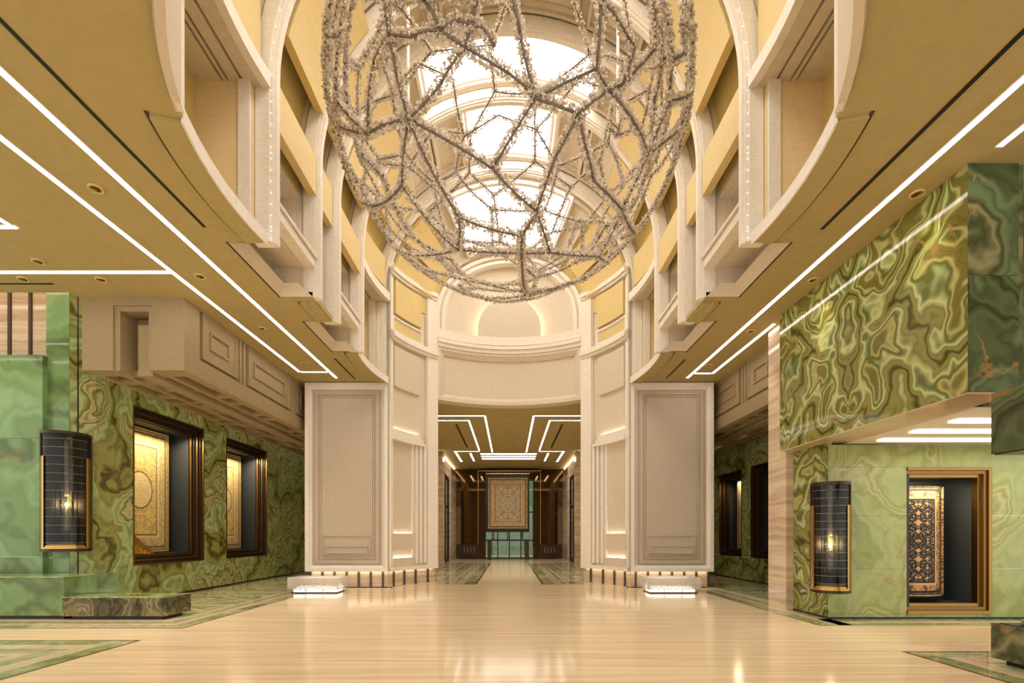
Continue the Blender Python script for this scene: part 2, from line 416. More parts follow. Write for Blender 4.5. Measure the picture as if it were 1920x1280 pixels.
# ------------------------------------------------------------------ plan of the hall (metres; nave axis = Y)
def sgn(mb, s):
    mb.v = [(s * x, y, z) for x, y, z in mb.v]; return mb
APY, APR = 11.50, 3.83                                   # far apse circle
def apse_y(x): return APY + math.sqrt(APR * APR - x * x)
def near_y(x): return 2 * 8.87 - apse_y(x)
MID_FAR = [(x, apse_y(x)) for x in lin(2.21, 0, 10)]
MID_NEAR = [(x, near_y(x)) for x in lin(0, 2.21, 10)]
CV_FAR = arc3((3.24, 13.02), (2.21, apse_y(2.21)), -.12, 10)
CV_NEAR = arc3((2.21, near_y(2.21)), (3.24, 4.72), -.12, 10)
ARC_N = arc3((3.24, 4.80), (3.40, 6.80), -.10, 12)
ARC_F = arc3((3.40, 10.94), (3.24, 12.96), -.10, 12)
EDGE = MID_NEAR[:-1] + CV_NEAR + ARC_N + [(3.97, 6.84), (3.97, 8.38), (3.41, 8.38), (3.41, 9.34), (3.97, 9.34), (3.97, 10.88)] + ARC_F + CV_FAR + MID_FAR[1:]

# floor
floor = struct(MB().box(-14, 14, -7, 42, -.12, 0).build('floor', 'floor_cream'), 'polished cream travertine floor with green stone inlays')
def inlay(mat, x0, x1, y0, y1, s=1, z=.002):
    return MB().box(s * x0, s * x1, y0, y1, .0, z).build('inlay_strip', mat, floor)
def corner_inlay(s, cx, cy, diry, bands, xe, ye):
    """L-shaped nested strips: one leg along the aisle edge x=cx, one along y=cy (diry=+1: legs run away from the camera)"""
    o = 0.
    for mat, w in bands:
        if mat:
            a, b_ = cy + diry * o, cy + diry * (o + w)
            MB().prism([(s * (cx + o), a), (s * (cx + o), ye), (s * (cx + o + w), ye), (s * (cx + o + w), b_)], 0, .002).build('inlay_strip', mat, floor)
            MB().prism([(s * (cx + o), a), (s * (cx + o + w), b_), (s * xe, b_), (s * xe, a)], 0, .002).build('inlay_strip', mat, floor)
        o += w
BANDS = [('floor_brown', .03), ('floor_green', .22), ('floor_cream2', .17), ('floor_sage', .12), ('floor_cream2', .10)]
FB = [('floor_brown', .04), ('floor_green', .24), ('floor_cream2', .02), ('floor_cream2', .20), ('floor_sage', .22), ('floor_cream2', .16), ('floor_green', .22), ('floor_cream2', .2), ('floor_sage', .3), ('floor_green', .3)]
corner_inlay(-1, 4.95, 6.51, -1, FB, 12, -5)
corner_inlay(-1, 4.96, 7.34, 1, BANDS, 12, 12.6)
corner_inlay(1, 4.76, 5.88, -1, FB, 12, -5)
corner_inlay(1, 4.85, 7.60, 1, BANDS, 5.42, 12.6)
inlay('floor_green', 5.2, 9.5, 7.62, 7.82); inlay('floor_cream2', 5.2, 9.5, 7.82, 7.95); inlay('floor_sage', 5.2, 9.5, 7.95, 8.18)
inlay('floor_brown', 4.85, 9.5, 7.585, 7.605)
for s, x0, x1 in ((-1, 5.62, 7.95), (1, 5.62, 7.45)):       # aisle carpets of stone: lozenge modules
    for k in range(6):
        ya = (8.35 if s < 0 else 9.9) + k * 1.55
        inlay('floor_sage', x0, x1, ya, ya + 1.45, s, .002)
        xm, ym, hx, hy = (x0 + x1) / 2, ya + .72, (x1 - x0) / 2, .72
        for sc, mt, z in ((.96, 'floor_cream2', .003), (.84, 'floor_green', .004), (.52, 'floor_cream2', .005), (.42, 'floor_green', .006)):
            MB().prism([(s * (xm - hx * sc), ym), (s * xm, ym - hy * sc), (s * (xm + hx * sc), ym), (s * xm, ym + hy * sc)], 0, z).build('inlay_lozenge', mt, floor)
for s in (-1, 1):                                          # corridor panels
    x0, x1, y0, y1 = .95, 3.3, 14.1, 25.
    MB().box(s * x0, s * (x0 + .05), y0, y1, 0, .002).build('inlay_strip', 'floor_brown', floor)
    MB().box(s * x0, s * x1, y0 - .05, y0, 0, .002).build('inlay_strip', 'floor_brown', floor)
    inlay('floor_green', x0 + .05, x0 + .38, y0, y1, s); inlay('floor_cream2', x0 + .38, x0 + .62, y0, y1, s)
    inlay('floor_green', x0 + .62, x0 + .74, y0, y1, s)
    for k in range(9):
        for j in range(3):
            ya = y0 + .1 + k * 1.2 + (j % 2) * .4
            mt = ('floor_green', 'floor_sage', 'floor_green', 'floor_cream2')[(k * 2 + j) % 4]
            xa = x0 + .78 + j * .52
            inlay(mt, xa, xa + .48, ya, ya + 1.1, s)

# ceiling
outl = [(0, -7), (-14, -7), (-14, 8.24), (-7.47, 8.24), (-7.47, 31), (0, 31)]
cl = MB().prism(outl + [(-x, y) for x, y in EDGE[::-1]], ZC, ZC + .08)
cl.prism([(0, -7), (14, -7), (14, 31), (0, 31)] + EDGE[::-1], ZC, ZC + .08)
ceiling = struct(cl.build('ceiling', 'ceil', fix=True), 'flat gold-beige fabric ceiling around the vaulted nave')
tn = 5
for s in (-1, 1):
    for pth in (ARC_N, [(3.41, 8.56), (3.41, 9.30)], ARC_F):
        P = path_patch([(s * x, y) for x, y in pth]); tn += 1
        Q = lambda u, v, dd, P=P, s=s: P(u, v, s * dd)
        lip = MB().slab(Q, .015, .985, ZC - .04, ZC - .001, -.30, -.02, 12).build('trim_%d' % tn, 'ceil'); struct(lip, 'raised fabric band on the ceiling along the nave edge')
        MB().slab(Q, .0, 1, ZC - .012, ZC - .001, -.335, -.302, 12).build('painted_shadow_line', 'brown_slat_shade', lip)  # flat brown strip, the shade of a groove put into its colour
    for y0, y1 in ((6.84, 8.38), (9.34, 10.88)):
        tn += 1
        g_ = sgn(MB().box(3.975, 4.0, y0 - .02, y1 + .02, ZC - .006, ZC - .001), s).build('trim_%d' % tn, 'brown_slat_shade'); struct(g_, 'painted shadow line around the recessed ceiling pocket')  # dark brown painted on as the shade at the pocket edge
bx('cove_roof', 'beige', ceiling, -14, -7.4, 8.2, 9.6, 6.5, 6.6)
bx('cove_fascia', 'beige', ceiling, -14, -7.47, 8.24, 8.3, ZC + .08, 6.5)

# ------------------------------------------------------------------ vault
ZS = 7.9; RI = 3.30; RV = 3.68
vault = setting('vault', 'ribbed barrel vault with luminous skylight panels over the nave')
def arch_pts(R, zb, n=44):
    return [(-R, zb), (-R, (zb + ZS) / 2)] + [(R * math.cos(a), ZS + R * math.sin(a)) for a in lin(math.pi, 0, n)] + [(R, (zb + ZS) / 2), (R, zb)]
def rib(y0, prof, zb=ZC + .001, R=RI, parent=vault, mat='pale', name='rib'):
    pts, fr = [], []
    for x, z in arch_pts(R, zb):
        n_ = Vector((x, 0, z - ZS)).normalized() if z > ZS else Vector((1 if x > 0 else -1, 0, 0))
        pts.append((x, y0, z)); fr.append((n_, Vector((0, 1, 0))))
    return MB().sweep(pts, fr, prof).build(name, mat, parent)
PROF = [(.0, .07), (.035, .07), (.035, .03), (.075, .03), (.075, 0), (.27, 0), (.27, .04), (.31, .04), (.31, .17), (0, .17)]
RIBS = [4.62, 6.79, 8.38, 9.32, 10.84, 12.98]
for y in RIBS:
    r = rib(y, PROF)
    rib(y, [(.30, .012), (.46, .012), (.46, .165), (.30, .165)], ZC + .081, parent=r, mat='beige', name='rib_back')
for y in (4.62, 6.79):                                     # tiny light points set along the near ribs
    mb = MB()
    for x, z in arch_pts(RI + .055, 5.7, 46):
        if z > ZS or True:
            mb.lathe((x, y + .022, z), [(.0, -.008), (.008, 0), (0, .008)], 5)
    for k in range(14):
        z = 5.6 + k * .16
        for s in (-1, 1): mb.lathe((s * (RI + .055), y + .022, z), [(.0, -.008), (.008, 0), (0, .008)], 5)
    tag(mb.build('light_point_row', 'dot', vault), kind='stuff')
def VP(R):
    def P(u, v, d):
        a = R_(u); r = R - d
        return (r * math.cos(a), v, ZS + r * math.sin(a))
    return P
SU = 180 / (math.pi * RV)
BAYS = [(2.35, 4.64, 'end'), (4.77, 6.80, 'curve'), (6.94, 8.40, 'box'), (8.53, 9.34, 'mid'), (9.47, 10.86, 'box'), (10.99, 13.0, 'curve')]
PV = VP(RV)
def moulded(P, u0, u1, y0, y1, parent, mat='beige', nu=6, name='coffer_frame', deep=.10, cap=True):
    return MB().ring(P, u0, u1, y0, y1, [(0, 0), (0, .12), (.06, .12), (.06, .06), (.10, .06), (.13, .02), (.13, -deep)], nu, 1, cap, su=SU).build(name, mat, parent)
for y0, y1, kind in BAYS:
    for a0, a1 in ((0, 44), (136, 180)):
        MB().grid(PV, lin(a0, a1, 12), [y0, y1]).build('haunch', 'goldwall', vault, smooth=False)
    half = {'box': 31, 'curve': 17.5, 'mid': 0, 'end': 28}[kind]
    if kind == 'mid':
        MB().grid(PV, lin(44, 136, 24), [y0, y1]).build('crown', 'beige', vault)
        for c in (56, 78, 102, 124):
            moulded(PV, c - 9.5, c + 9.5, y0 + .06, y1 - .06, vault, deep=.0)
        continue
    ya, yb = y0 + .12, y1 - .12
    MB().grid(PV, lin(44, 90 - half, 8), [y0, y1]).build('crown', 'beige', vault)
    MB().grid(PV, lin(90 + half, 136, 8), [y0, y1]).build('crown', 'beige', vault)
    MB().grid(PV, lin(90 - half, 90 + half, 12), [y0, ya]).build('crown', 'beige', vault)
    MB().grid(PV, lin(90 - half, 90 + half, 12), [yb, y1]).build('crown', 'beige', vault)
    sk = MB().ring(PV, 90 - half, 90 + half, ya, yb, [(0, .10), (.05, .10), (.05, .05), (.09, .05), (.09, -.10)], 12, 1, False, su=SU).build('skylight_frame', 'pale', vault)
    MB().grid(PV, lin(90 - half, 90 + half, 12), [ya, yb], -.09).build('skylight_pane', 'skylight', sk)
    sides = [(44.5, 90 - half - 1), (90 + half + 1, 135.5)]
    for a0, a1 in sides:
        if kind == 'curve':
            mids = lin(a0, a1, 2)
            for q in range(2):
                fr = moulded(PV, mids[q] + .5, mids[q + 1] - .5, y0 + .08, y1 - .08, vault, deep=.02)
                if (q == 0) == (a0 < 90):
                    MB().grid(PV, lin(mids[q] + 7, mids[q + 1] - 7, 4), [y0 + .55, y1 - .5], .0).build('side_light_pane', 'skylight', fr)
        else:
            moulded(PV, a0, a1, y0 + .08, y1 - .08, vault, deep=.02)

# ------------------------------------------------------------------ nave walls
for s, side in ((-1, 'left'), (1, 'right')):
    nw = setting('wall_nave_' + side, 'beige and gold panelled upper wall of the nave, ' + side + ' side')
    def B(name, mat, *d, bevel=0.): return sgn(MB().box(*d), s).build(name, mat, nw, bevel=bevel)
    PW = lambda x: flat((x, 0, 0), (0, 1, 0), (0, 0, 1), (-1, 0, 0))
    for y0, y1 in ((6.94, 8.40), (9.47, 10.86)):            # box bays
        sgn(MB().ring(PW(3.62), y0, y1, 6.22, 7.30, [(0, 0), (.07, 0), (.07, -.05), (.13, -.05), (.13, -.11), (.17, -.11), (.17, -.34)]), s).build('niche', 'beige', nw)
        sgn(MB().slab(PW(3.62), y0, y1, 7.30, 7.92, -.1, 0), s).build('wall_field', 'goldwall', nw)
        B('balcony_beam', 'pale', 3.37, 3.60, y0 - .05, y1 + .02, 6.05, 6.20, bevel=.006)
        B('balcony_rail', 'pale', 3.335, 3.60, y0 - .05, y1 + .02, 6.215, 6.26)
        B('pocket_soffit', 'beige', 3.55, 4.12, y0 - .1, y1 + .05, 6.02, 6.06)
        B('pocket_back', 'beige', 4.08, 4.12, y0 - .1, y1 + .05, ZC + .08, 6.02)
        B('pocket_end', 'beige', 3.62, 4.10, y1 - .09, y1 + .02, 5.72, 6.02)
        B('pocket_end', 'beige', 3.62, 4.10, y0 - .1, y0 + .0, 5.72, 6.02)
        fy0, fy1 = y0 - .10, y1 - .02
        B('pocket_sill', 'beige', 3.40, 3.64, y1 - .015, y1 + .03, ZC + .01, 6.05); B('pocket_sill', 'beige', 3.40, 3.64, y0 - .13, y0 - .1, ZC + .01, 6.05)
        fm = MB()
        o3, i3 = 3.97, 3.85
        fm.quad((o3, fy0, ZC), (o3, fy1, ZC), (i3, fy1 - .13, ZC + .17), (i3, fy0 + .13, ZC + .17))
        fm.quad((o3, fy1, ZC), (3.41, fy1, ZC), (3.60, fy1 - .13, ZC + .17), (i3, fy1 - .13, ZC + .17))
        fm.quad((o3, fy0, ZC), (3.41, fy0, ZC), (3.60, fy0 + .13, ZC + .17), (i3, fy0 + .13, ZC + .17))
        sgn(fm, s).build('bevel_frame', 'beige', nw)
        sgn(MB().slab(PW(3.62), y0 + .10, y1 - .0, 7.30, 7.97, .14, .27), s).build('gold_panel', 'gold', nw, bevel=.008)
        Ph = lambda u, v, d: (lambda a, r: (r * math.cos(a), v, ZS + r * math.sin(a)))(R_(u), RV - d)
        sgn(MB().slab(Ph, 14, 43, y0 + .12, y1 - .02, .22, .36, 10), s).build('gold_panel', 'gold', nw)
        B('panel_bracket', 'goldwall', 3.40, 3.66, y0 + .3, y0 + .4, 7.5, 7.6)
    y0, y1 = 8.53, 9.34                                      # narrow middle bay
    sgn(MB().ring(PW(3.60), y0, y1, 5.5, 7.95, [(0, 0), (.05, 0), (.05, .05), (.10, .05), (.10, .01), (.14, .01), (.14, -.04)]), s).build('wall_panel', 'beige', nw)
    sgn(MB().slab(PW(3.60), y0 + .12, y1 - .05, 7.35, 8.1, .08, .2), s).build('gold_panel', 'gold', nw)
    B('panel_bracket', 'beige', 3.40, 3.60, y0 + .2, y0 + .3, 7.22, 7.36)
    sgn(MB().slab(Ph, 16, 42, y0 + .10, y1 - .08, .2, .34, 10), s).build('gold_panel', 'gold', nw)
    for pth, y0, y1 in ((ARC_N, 4.77, 6.80), (ARC_F, 10.99, 13.0)):   # bowed bays
        PA = path_patch(pth)
        sgn(MB().prism(pth + [(4.38, y1), (4.38, y0)], 7.77, 7.86), s).build('lintel', 'pale', nw)
        sgn(MB().prism(pth + [(3.68, pth[-1][1]), (3.68, pth[0][1])], 7.70, 7.77), s).build('lintel_board', 'beige', nw)
        for x0, x1 in ((3.715, 3.87), (3.905, 3.95), (3.985, 4.38)): B('lintel_board', 'beige', x0, x1, y0, y1 - .05, 7.70, 7.77)
        B('niche_back', 'goldwall', 4.34, 4.40, y0, y1, ZC + .08, 7.7)
        B('jamb', 'sand', 3.58, 4.36, y1 - .10, y1 - .0, ZC + .075, 7.70)
        B('jamb', 'beige', 3.58, 4.36, y0, y0 + .06, ZC + .075, 7.70)
        B('jamb_trim', 'pale', 3.58, 3.74, y1 - .14, y1 - .10, ZC + .075, 7.70)
        sgn(MB().slab(PA, 0, 1, ZC - .05, ZC + .12, -.018, .004, 12), s).build('parapet', 'pale', nw)
        sgn(MB().slab(PA, .0, 1, 7.692, 7.90, -.06, .05, 12), s).build('lintel_front', 'pale', nw)
        sgn(MB().slab(PA, .04, .96, 8.06, 8.85, -.16, -.05, 12), s).build('gold_panel', 'gold', nw)
        sgn(MB().slab(Ph, 24, 43, y0 + .15, y1 - .15, .2, .32, 10), s).build('gold_panel', 'gold', nw)
    # nave upper wall backing above the ceiling void
    B('backing', 'goldwall', 3.69, 3.75, 4.6, 13.1, 7.86, 8.0)

# ------------------------------------------------------------------ far apse and its two piers
def Larch(p, ins=0.):      # arch of the lunette, on the apse cylinder
    x = (2.21 - ins) * math.cos(p); z = 8.0 + (2.25 - ins) * math.sin(p)
    return Vector((x, apse_y(x), z))
def Darch(p, R=RI + .2): return Vector((R * math.cos(p), 13.1, ZS + R * math.sin(p)))
apse = setting('wall_apse', 'curved apse wall with a lunette above the corridor opening')
def PL(u, v, d):           # apse vault: u degrees, v 0 at the nave .. 1 at the lunette
    a = R_(u); A, Bq = Darch(a), Larch(a); p = A * (1 - v) + Bq * v
    n_ = Vector((-math.cos(a), 0, -math.sin(a)))
    return p + n_ * d
for a0, a1, mt in ((0, 46, 'goldwall'), (134, 180, 'goldwall'), (46, 58, 'beige'), (122, 134, 'beige')):
    MB().grid(PL, lin(a0, a1, 8), lin(0, 1, 4)).build('apse_vault', mt, apse)
MB().grid(PL, lin(58, 122, 12), [0, .12]).build('apse_vault', 'beige', apse)
MB().grid(PL, lin(58, 122, 12), [.86, 1]).build('apse_vault', 'beige', apse)
fr = MB().ring(PL, 58, 122, .12, .86, [(0, .10), (.05, .10), (.05, .04), (.08, .04), (.08, -.12)], 12, 1, False, su=SU, sv=.5).build('skylight_frame', 'pale', apse)
MB().grid(PL, lin(58, 122, 12), [.12, .86], -.10).build('skylight_pane', 'skylight_apse', fr)
for a0, a1 in ((46, 57.5), (122.5, 134)):
    MB().ring(PL, a0, a1, .1, .9, [(0, 0), (0, .1), (.06, .1), (.06, .04), (.1, .04), (.1, .0)], 4, 1, True, su=SU, sv=.4).build('coffer_frame', 'beige', apse)
for a0, a1 in ((12, 26), (28, 43), (137, 152), (154, 168)):
    MB().slab(PL, a0, a1, .10, .80, .05, .14, 5, 3).build('gold_panel', 'gold', apse)
# lunette frame (two rings), recessed field, and the back-lit half disc
def arch_band(ins0, ins1, d0, d1, zb):
    mb = MB(); pts = []
    ps = lin(0, math.pi, 40)
    seq = [('leg', 1)] + [('a', p) for p in ps] + [('leg', -1)]
    rows = []
    for k, q in seq:
        row = []
        for ins, d in ((ins0, d0), (ins0, d1), (ins1, d1), (ins1, d0)):
            if k == 'a': p = Larch(q, ins)
            else:
                x = q * (2.21 - ins); p = Vector((x, apse_y(x), zb))
            row.append((p.x, p.y - d, p.z))
        rows.append(row)
    i = 0
    for r in rows: mb.v += r
    for k in range(len(rows) - 1):
        for j in range(4):
            mb.f.append((k * 4 + j, k * 4 + (j + 1) % 4, (k + 1) * 4 + (j + 1) % 4, (k + 1) * 4 + j))
    return mb
arch_band(.0, .10, -.3, .12, 7.45).build('lunette_arch', 'pale', apse)
arch_band(.10, .16, -.3, .06, 7.45).build('lunette_arch', 'beige', apse)
arch_band(.16, .24, -.3, .09, 7.45).build('lunette_arch', 'pale', apse)
def lun(hw, zs, zb, top, d, n=40):
    mb = MB()
    xs = [hw * math.cos(p) for p in lin(0, math.pi, n)]
    i = 0
    for k, x in enumerate(xs):
        zt = zs + (top - zs) * math.sqrt(max(0, 1 - (x / hw) ** 2)); y = apse_y(x) - d
        mb.v += [(x, y, zb), (x, y, zt)]
    mb.f = [(2 * k, 2 * k + 2, 2 * k + 3, 2 * k + 1) for k in range(n)]
    return mb
lun(2.05, 8.0, 7.4, 10.1, -.16).build('lunette_field', 'beige', apse)
disc = lun(.97, 7.95, 7.4, 8.90, .06).build('lunette_disc', 'beige', apse)
md = disc.modifiers.new('thick', 'SOLIDIFY'); md.thickness = .05; md.offset = 0
hb = MB(); hp = []                                         # concealed light around the disc's back edge
for p in lin(0.0, math.pi, 40):
    x = .90 * math.cos(p); hp.append((x, apse_y(x) - .0, 7.95 + .86 * math.sin(p)))
hp = [(.9, apse_y(.9), 7.55)] + hp + [(-.9, apse_y(.9), 7.55)]
MB().tube(hp, .018, 6).build('halo_strip', 'halo', disc)
def PM(u, z, d):            # apse middle: u in -1..1 across the opening
    x = 2.21 * u; y = apse_y(x); n_ = Vector((x, y - APY, 0)).normalized()
    return (x - n_.x * d, y - n_.y * d, z)
for nm, z0, z1, d, mt in (('lunette_sill', 7.40, 7.66, .10, 'pale'), ('cornice', 7.26, 7.36, .16, 'pale'), ('cornice', 7.14, 7.26, .11, 'pale')):
    MB().slab(PM, -1, 1, z0, z1, -.3, d, 20).build(nm, mt, apse)
MB().ring(PM, -1, 1, ZC - .025, 7.14, [(0, -.3), (0, .08), (.09, .08), (.11, .05), (.13, .05), (.22, -.02), (.22, -.06)], 20, 1, True, su=1 / 2.21).build('frieze_panel', 'beige', apse)

def concave(s, far):
    pth = CV_FAR if far else [(x, 2 * 8.87 - y) for x, y in CV_FAR]
    P0 = path_patch(pth if far else pth)
    dsg = 1 if far else -1
    P = lambda u, z, d: P0(u, z, d * dsg)
    return P
for s, side in ((-1, 'left'), (1, 'right')):
    for far in (True, False):
        P = concave(s, far); T = P(0, 0, 0); su = 1 / 1.9
        par = setting('pillar_' + side if far else 'wall_near_' + side, ('tall beige panelled pier on the ' + side + ' of the corridor opening') if far else ('curved upper wall at the near end of the nave, ' + side))
        def K(nm, mt, u0, u1, z0, z1, d0, d1, nu=8, bevel=0):
            return sgn(MB().slab(P, u0, u1, z0, z1, d0, d1, nu), s).build(nm, mt, par, bevel=bevel)
        zb = .45 if far else ZC - .005
        wt = -.1 if far else -.012
        K('curved_wall', 'beige', 0, 1, .45 if far else ZC - .01, 8.9, -.12 if far else -.015, .004 if far else 0)
        K('pilaster', 'pale', .80, 1.0, zb, 8.62, wt, .09)
        K('pilaster_fillet', 'beige', .775, .80, zb, 8.62, wt, .05)
        K('corner_strip', 'pale', .0, .06, zb, 8.62, wt, .06)
        for z0, z1, d in ((6.72, 6.80, .12), (6.80, 6.92, .17), (6.92, 6.97, .11), (8.46, 8.54, .12), (8.54, 8.66, .17)):
            K('cornice', 'pale', 0, .985, z0, z1, -.05, d)
        K('proud_panel', 'beige', .09, .66, 5.50, 6.60, 0, .075)
        K('gold_panel', 'gold', .10, .68, 7.48, 8.40, 0, .09)
        sgn(MB().ring(P, .06, .72, 6.98, 7.42, [(0, 0), (0, .05), (.05, .05), (.05, .02), (.08, .02), (.08, 0.005)], 8, 1, True, su=su), s).build('slot_frame', 'pale', par)
        K('slot_back', 'gold', .12, .66, 7.06, 7.34, 0, .012)
        if not far: continue
        # pier body
        body = [(5.50, 13.1), (3.26, 13.1)] + CV_FAR + [(2.21, 15.0), (5.50, 15.0)]
        sgn(MB().prism([(x, y) for x, y in body], .45, ZC), s).build('pier_body', 'pier', par)
        PF = flat((0, 13.1, 0), (1, 0, 0), (0, 0, 1), (0, -1, 0))
        sgn(MB().ring(PF, 3.27, 5.50, .45, ZC - .02, [(0, 0), (0, .10), (.09, .10), (.15, .02), (.17, .02), (.17, .0)], cap=False), s).build('front_frame', 'pale', par)
        sgn(MB().ring(PF, 3.52, 5.25, .66, 5.32, [(0, 0), (0, .04), (.10, .04), (.10, .012), (.125, .012), (.125, .04), (.16, .04), (.16, .018), (.18, .018), (.18, .035)]), s).build('front_panel', 'pier', par)
        sgn(MB().ring(PF, 3.74, 5.03, .90, 1.42, [(0, .03), (0, .075), (.02, .075), (.02, .05)]), s).build('lower_panel', 'pier', par)
        sgn(MB().ring(PF, 3.82, 4.95, .93, 1.14, [(0, .05), (0, .10), (.02, .10), (.02, .075)]), s).build('lower_panel', 'pier', par)
        # niche on the curved face
        K('niche_cap', 'pale', .02, .74, 4.02, 4.10, 0, .15); K('niche_cap', 'pale', .05, .70, 4.10, 4.20, 0, .13); K('niche_cap', 'pale', .05, .66, 4.20, 4.32, 0, .10)
        K('cove_strip', 'cove', .07, .64, 4.322, 4.328, .01, .06)
        for k, (u0, u1, d) in enumerate(((.50, .545, .03), (.575, .62, .055), (.65, .70, .08), (.725, .775, .10))):
            K('jamb_step', 'pale', u0, u1, .62, 4.02, 0, d)
        K('ledge', 'beige', .02, .50, 1.02, 1.45, 0, .08); K('ledge_lip', 'beige', .02, .50, 1.45, 1.475, .068, .08); K('cove_strip', 'cove', .03, .49, 1.452, 1.460, .005, .06)
        K('ledge', 'beige', .02, .50, .56, .80, 0, .11); K('cove_strip', 'cove', .03, .49, .802, .808, .005, .06)
        K('base_mould', 'pale', 0, 1, .45, .56, -.02, .10)
        # stone plinth with dark strips and concealed light
        ins = [(5.40, 13.2), (3.28, 13.2)] + [(x + .05, y + .07) for x, y in CV_FAR] + [(2.26, 14.95), (5.40, 14.95)]
        sgn(MB().prism(ins, 0, .44), s).build('plinth', 'trav', par)
        for k in range(7):
            x = 3.42 + k * .33
            sgn(MB().box(x, x + .055, 13.17, 13.2, .02, .44), s).build('plinth_strip', 'dark_strip', par)
        PP = path_patch([(x + .05, y + .07) for x, y in CV_FAR])
        for u in (.12, .36, .60, .84):
            sgn(MB().slab(PP, u, u + .035, .02, .44, 0, .025), s).build('plinth_strip', 'dark_strip', par)
        sgn(MB().box(3.30, 5.38, 13.12, 13.17, .444, .449), s).build('cove_strip', 'cove', par)
        sgn(MB().slab(PP, .02, .95, .444, .449, .02, .06, 8), s).build('cove_strip', 'cove', par)
        sgn(MB().box(3.2, 5.36, 13.16, 13.2, 0, .02), s).build('plinth_base', 'black', par)

# ------------------------------------------------------------------ side aisles: boxed beams
for s, side, ya, yb, xo in ((-1, 'left', 8.42, 18.5, 7.44), (1, 'right', 9.85, 18.5, 7.2)):
    bm_ = setting('beam_' + side, 'boxed beige ceiling beam with framed panels and coffered underside, ' + side + ' aisle')
    def B(name, mat, *d, bevel=0.): return sgn(MB().box(*d), s).build(name, mat, bm_, bevel=bevel)
    ZB = 4.29
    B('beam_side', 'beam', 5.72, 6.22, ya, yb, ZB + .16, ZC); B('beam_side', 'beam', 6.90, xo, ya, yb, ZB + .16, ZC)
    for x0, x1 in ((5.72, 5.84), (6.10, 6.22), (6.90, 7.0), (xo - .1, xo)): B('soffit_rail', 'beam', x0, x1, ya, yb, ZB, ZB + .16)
    for x0, x1, off in ((5.84, 6.10, 0), (7.0, xo - .1, .45)):
        y = ya; k = 0
        while y < yb - .2:
            wd_ = .34 if k == 0 else .16
            B('soffit_bar', 'beam', x0, x1, y, y + wd_, ZB + .001, ZB + .16)
            ln = (1.25, .34, .8, .3)[(k + (1 if off else 0)) % 4]
            if ln > .7: B('soffit_fillet', 'beam', x0 + .05, x1 - .05, y + wd_ + .1, y + wd_ + ln - .1, ZB + .09, ZB + .16)
            y += wd_ + ln; k += 1
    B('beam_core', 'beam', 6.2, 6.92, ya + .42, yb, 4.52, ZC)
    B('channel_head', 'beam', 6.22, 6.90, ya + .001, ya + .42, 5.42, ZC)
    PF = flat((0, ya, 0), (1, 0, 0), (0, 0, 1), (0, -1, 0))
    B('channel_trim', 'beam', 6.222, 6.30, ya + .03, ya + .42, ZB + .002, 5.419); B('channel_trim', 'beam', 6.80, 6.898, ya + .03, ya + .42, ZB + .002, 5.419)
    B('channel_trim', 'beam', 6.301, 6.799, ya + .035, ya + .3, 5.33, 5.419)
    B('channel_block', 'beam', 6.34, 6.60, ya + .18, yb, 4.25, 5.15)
    PS = flat((5.72, 0, 0), (0, 1, 0), (0, 0, 1), (-1, 0, 0))
    B('side_band', 'beam', 5.66, 5.72, ya, ya + .42, 4.62, ZC); B('side_band', 'beam', 5.66, 5.72, ya, yb, ZB, 4.62)
    y = ya + .52
    for k, ln in enumerate((1.15, 2.0, 1.15, 2.0, 1.15)):
        if y + ln > yb: break
        B('side_strip', 'beam', 5.655, 5.72, y + ln + .06, y + ln + .13, 4.6, ZC); B('side_strip', 'beam', 5.655, 5.72, y + ln + .2, y + ln + .27, 4.6, ZC)
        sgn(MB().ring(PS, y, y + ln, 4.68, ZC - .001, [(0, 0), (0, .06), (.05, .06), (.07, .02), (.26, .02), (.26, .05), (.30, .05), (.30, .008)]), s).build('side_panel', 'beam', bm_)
        y += ln + .42
    # underside coffers: raised slats and frames
    for k in range(11):
        y = ya + .35 + k * .86
        if y + .8 > yb: break
        B('soffit_bar', 'beam', 6.18, 6.94, y, y + .09, 4.30, 4.40); B('soffit_bar', 'beam', 6.18, 6.94, y + .3, y + .36, 4.34, 4.46)
        if k % 2 == 0:
            B('soffit_light', 'led', 6.66, 6.74, y + .5, y + .58, 4.508, 4.52)

# ------------------------------------------------------------------ left onyx wall with display windows
XL = -8.0
wl = setting('wall_left', 'polished green onyx wall with two carpet display windows')
def slabs(parent, P, us, vs, mat, holes=(), name='onyx_slab', th=.06, gap=.0015):
    for u0, u1 in zip(us, us[1:]):
        for v0, v1 in zip(vs, vs[1:]):
            if any(u0 >= h[0] - 1e-4 and u1 <= h[1] + 1e-4 and v0 >= h[2] - 1e-4 and v1 <= h[3] + 1e-4 for h in holes): continue
            MB().slab(P, u0 + gap, u1 - gap, v0 + gap, v1 - gap, -th, 0).build(name, mat, parent)
PLW = flat((XL, 0, 0), (0, 1, 0), (0, 0, 1), (1, 0, 0))
WIN = [(10.28, 12.66, .77, 4.2), (13.66, 15.95, .77, 4.2)]
slabs(wl, PLW, [9.36, 10.28, 12.66, 13.66, 15.95, 16.95, 19.2, 21], [.04, .77, 2.5, 4.2, 5.6], 'onyx_olive', WIN)
bx('wall_joint', 'black', wl, XL - .04, XL - .02, 9.4, 10.27, 0, 5.6)
for a, b_ in ((12.67, 13.65), (15.96, 21)): bx('wall_joint', 'black', wl, XL - .05, XL - .03, a, b_, 0, 5.6)
bx('wall_base', 'black', wl, XL - .06, XL - .015, 9.36, 21, 0, .04)

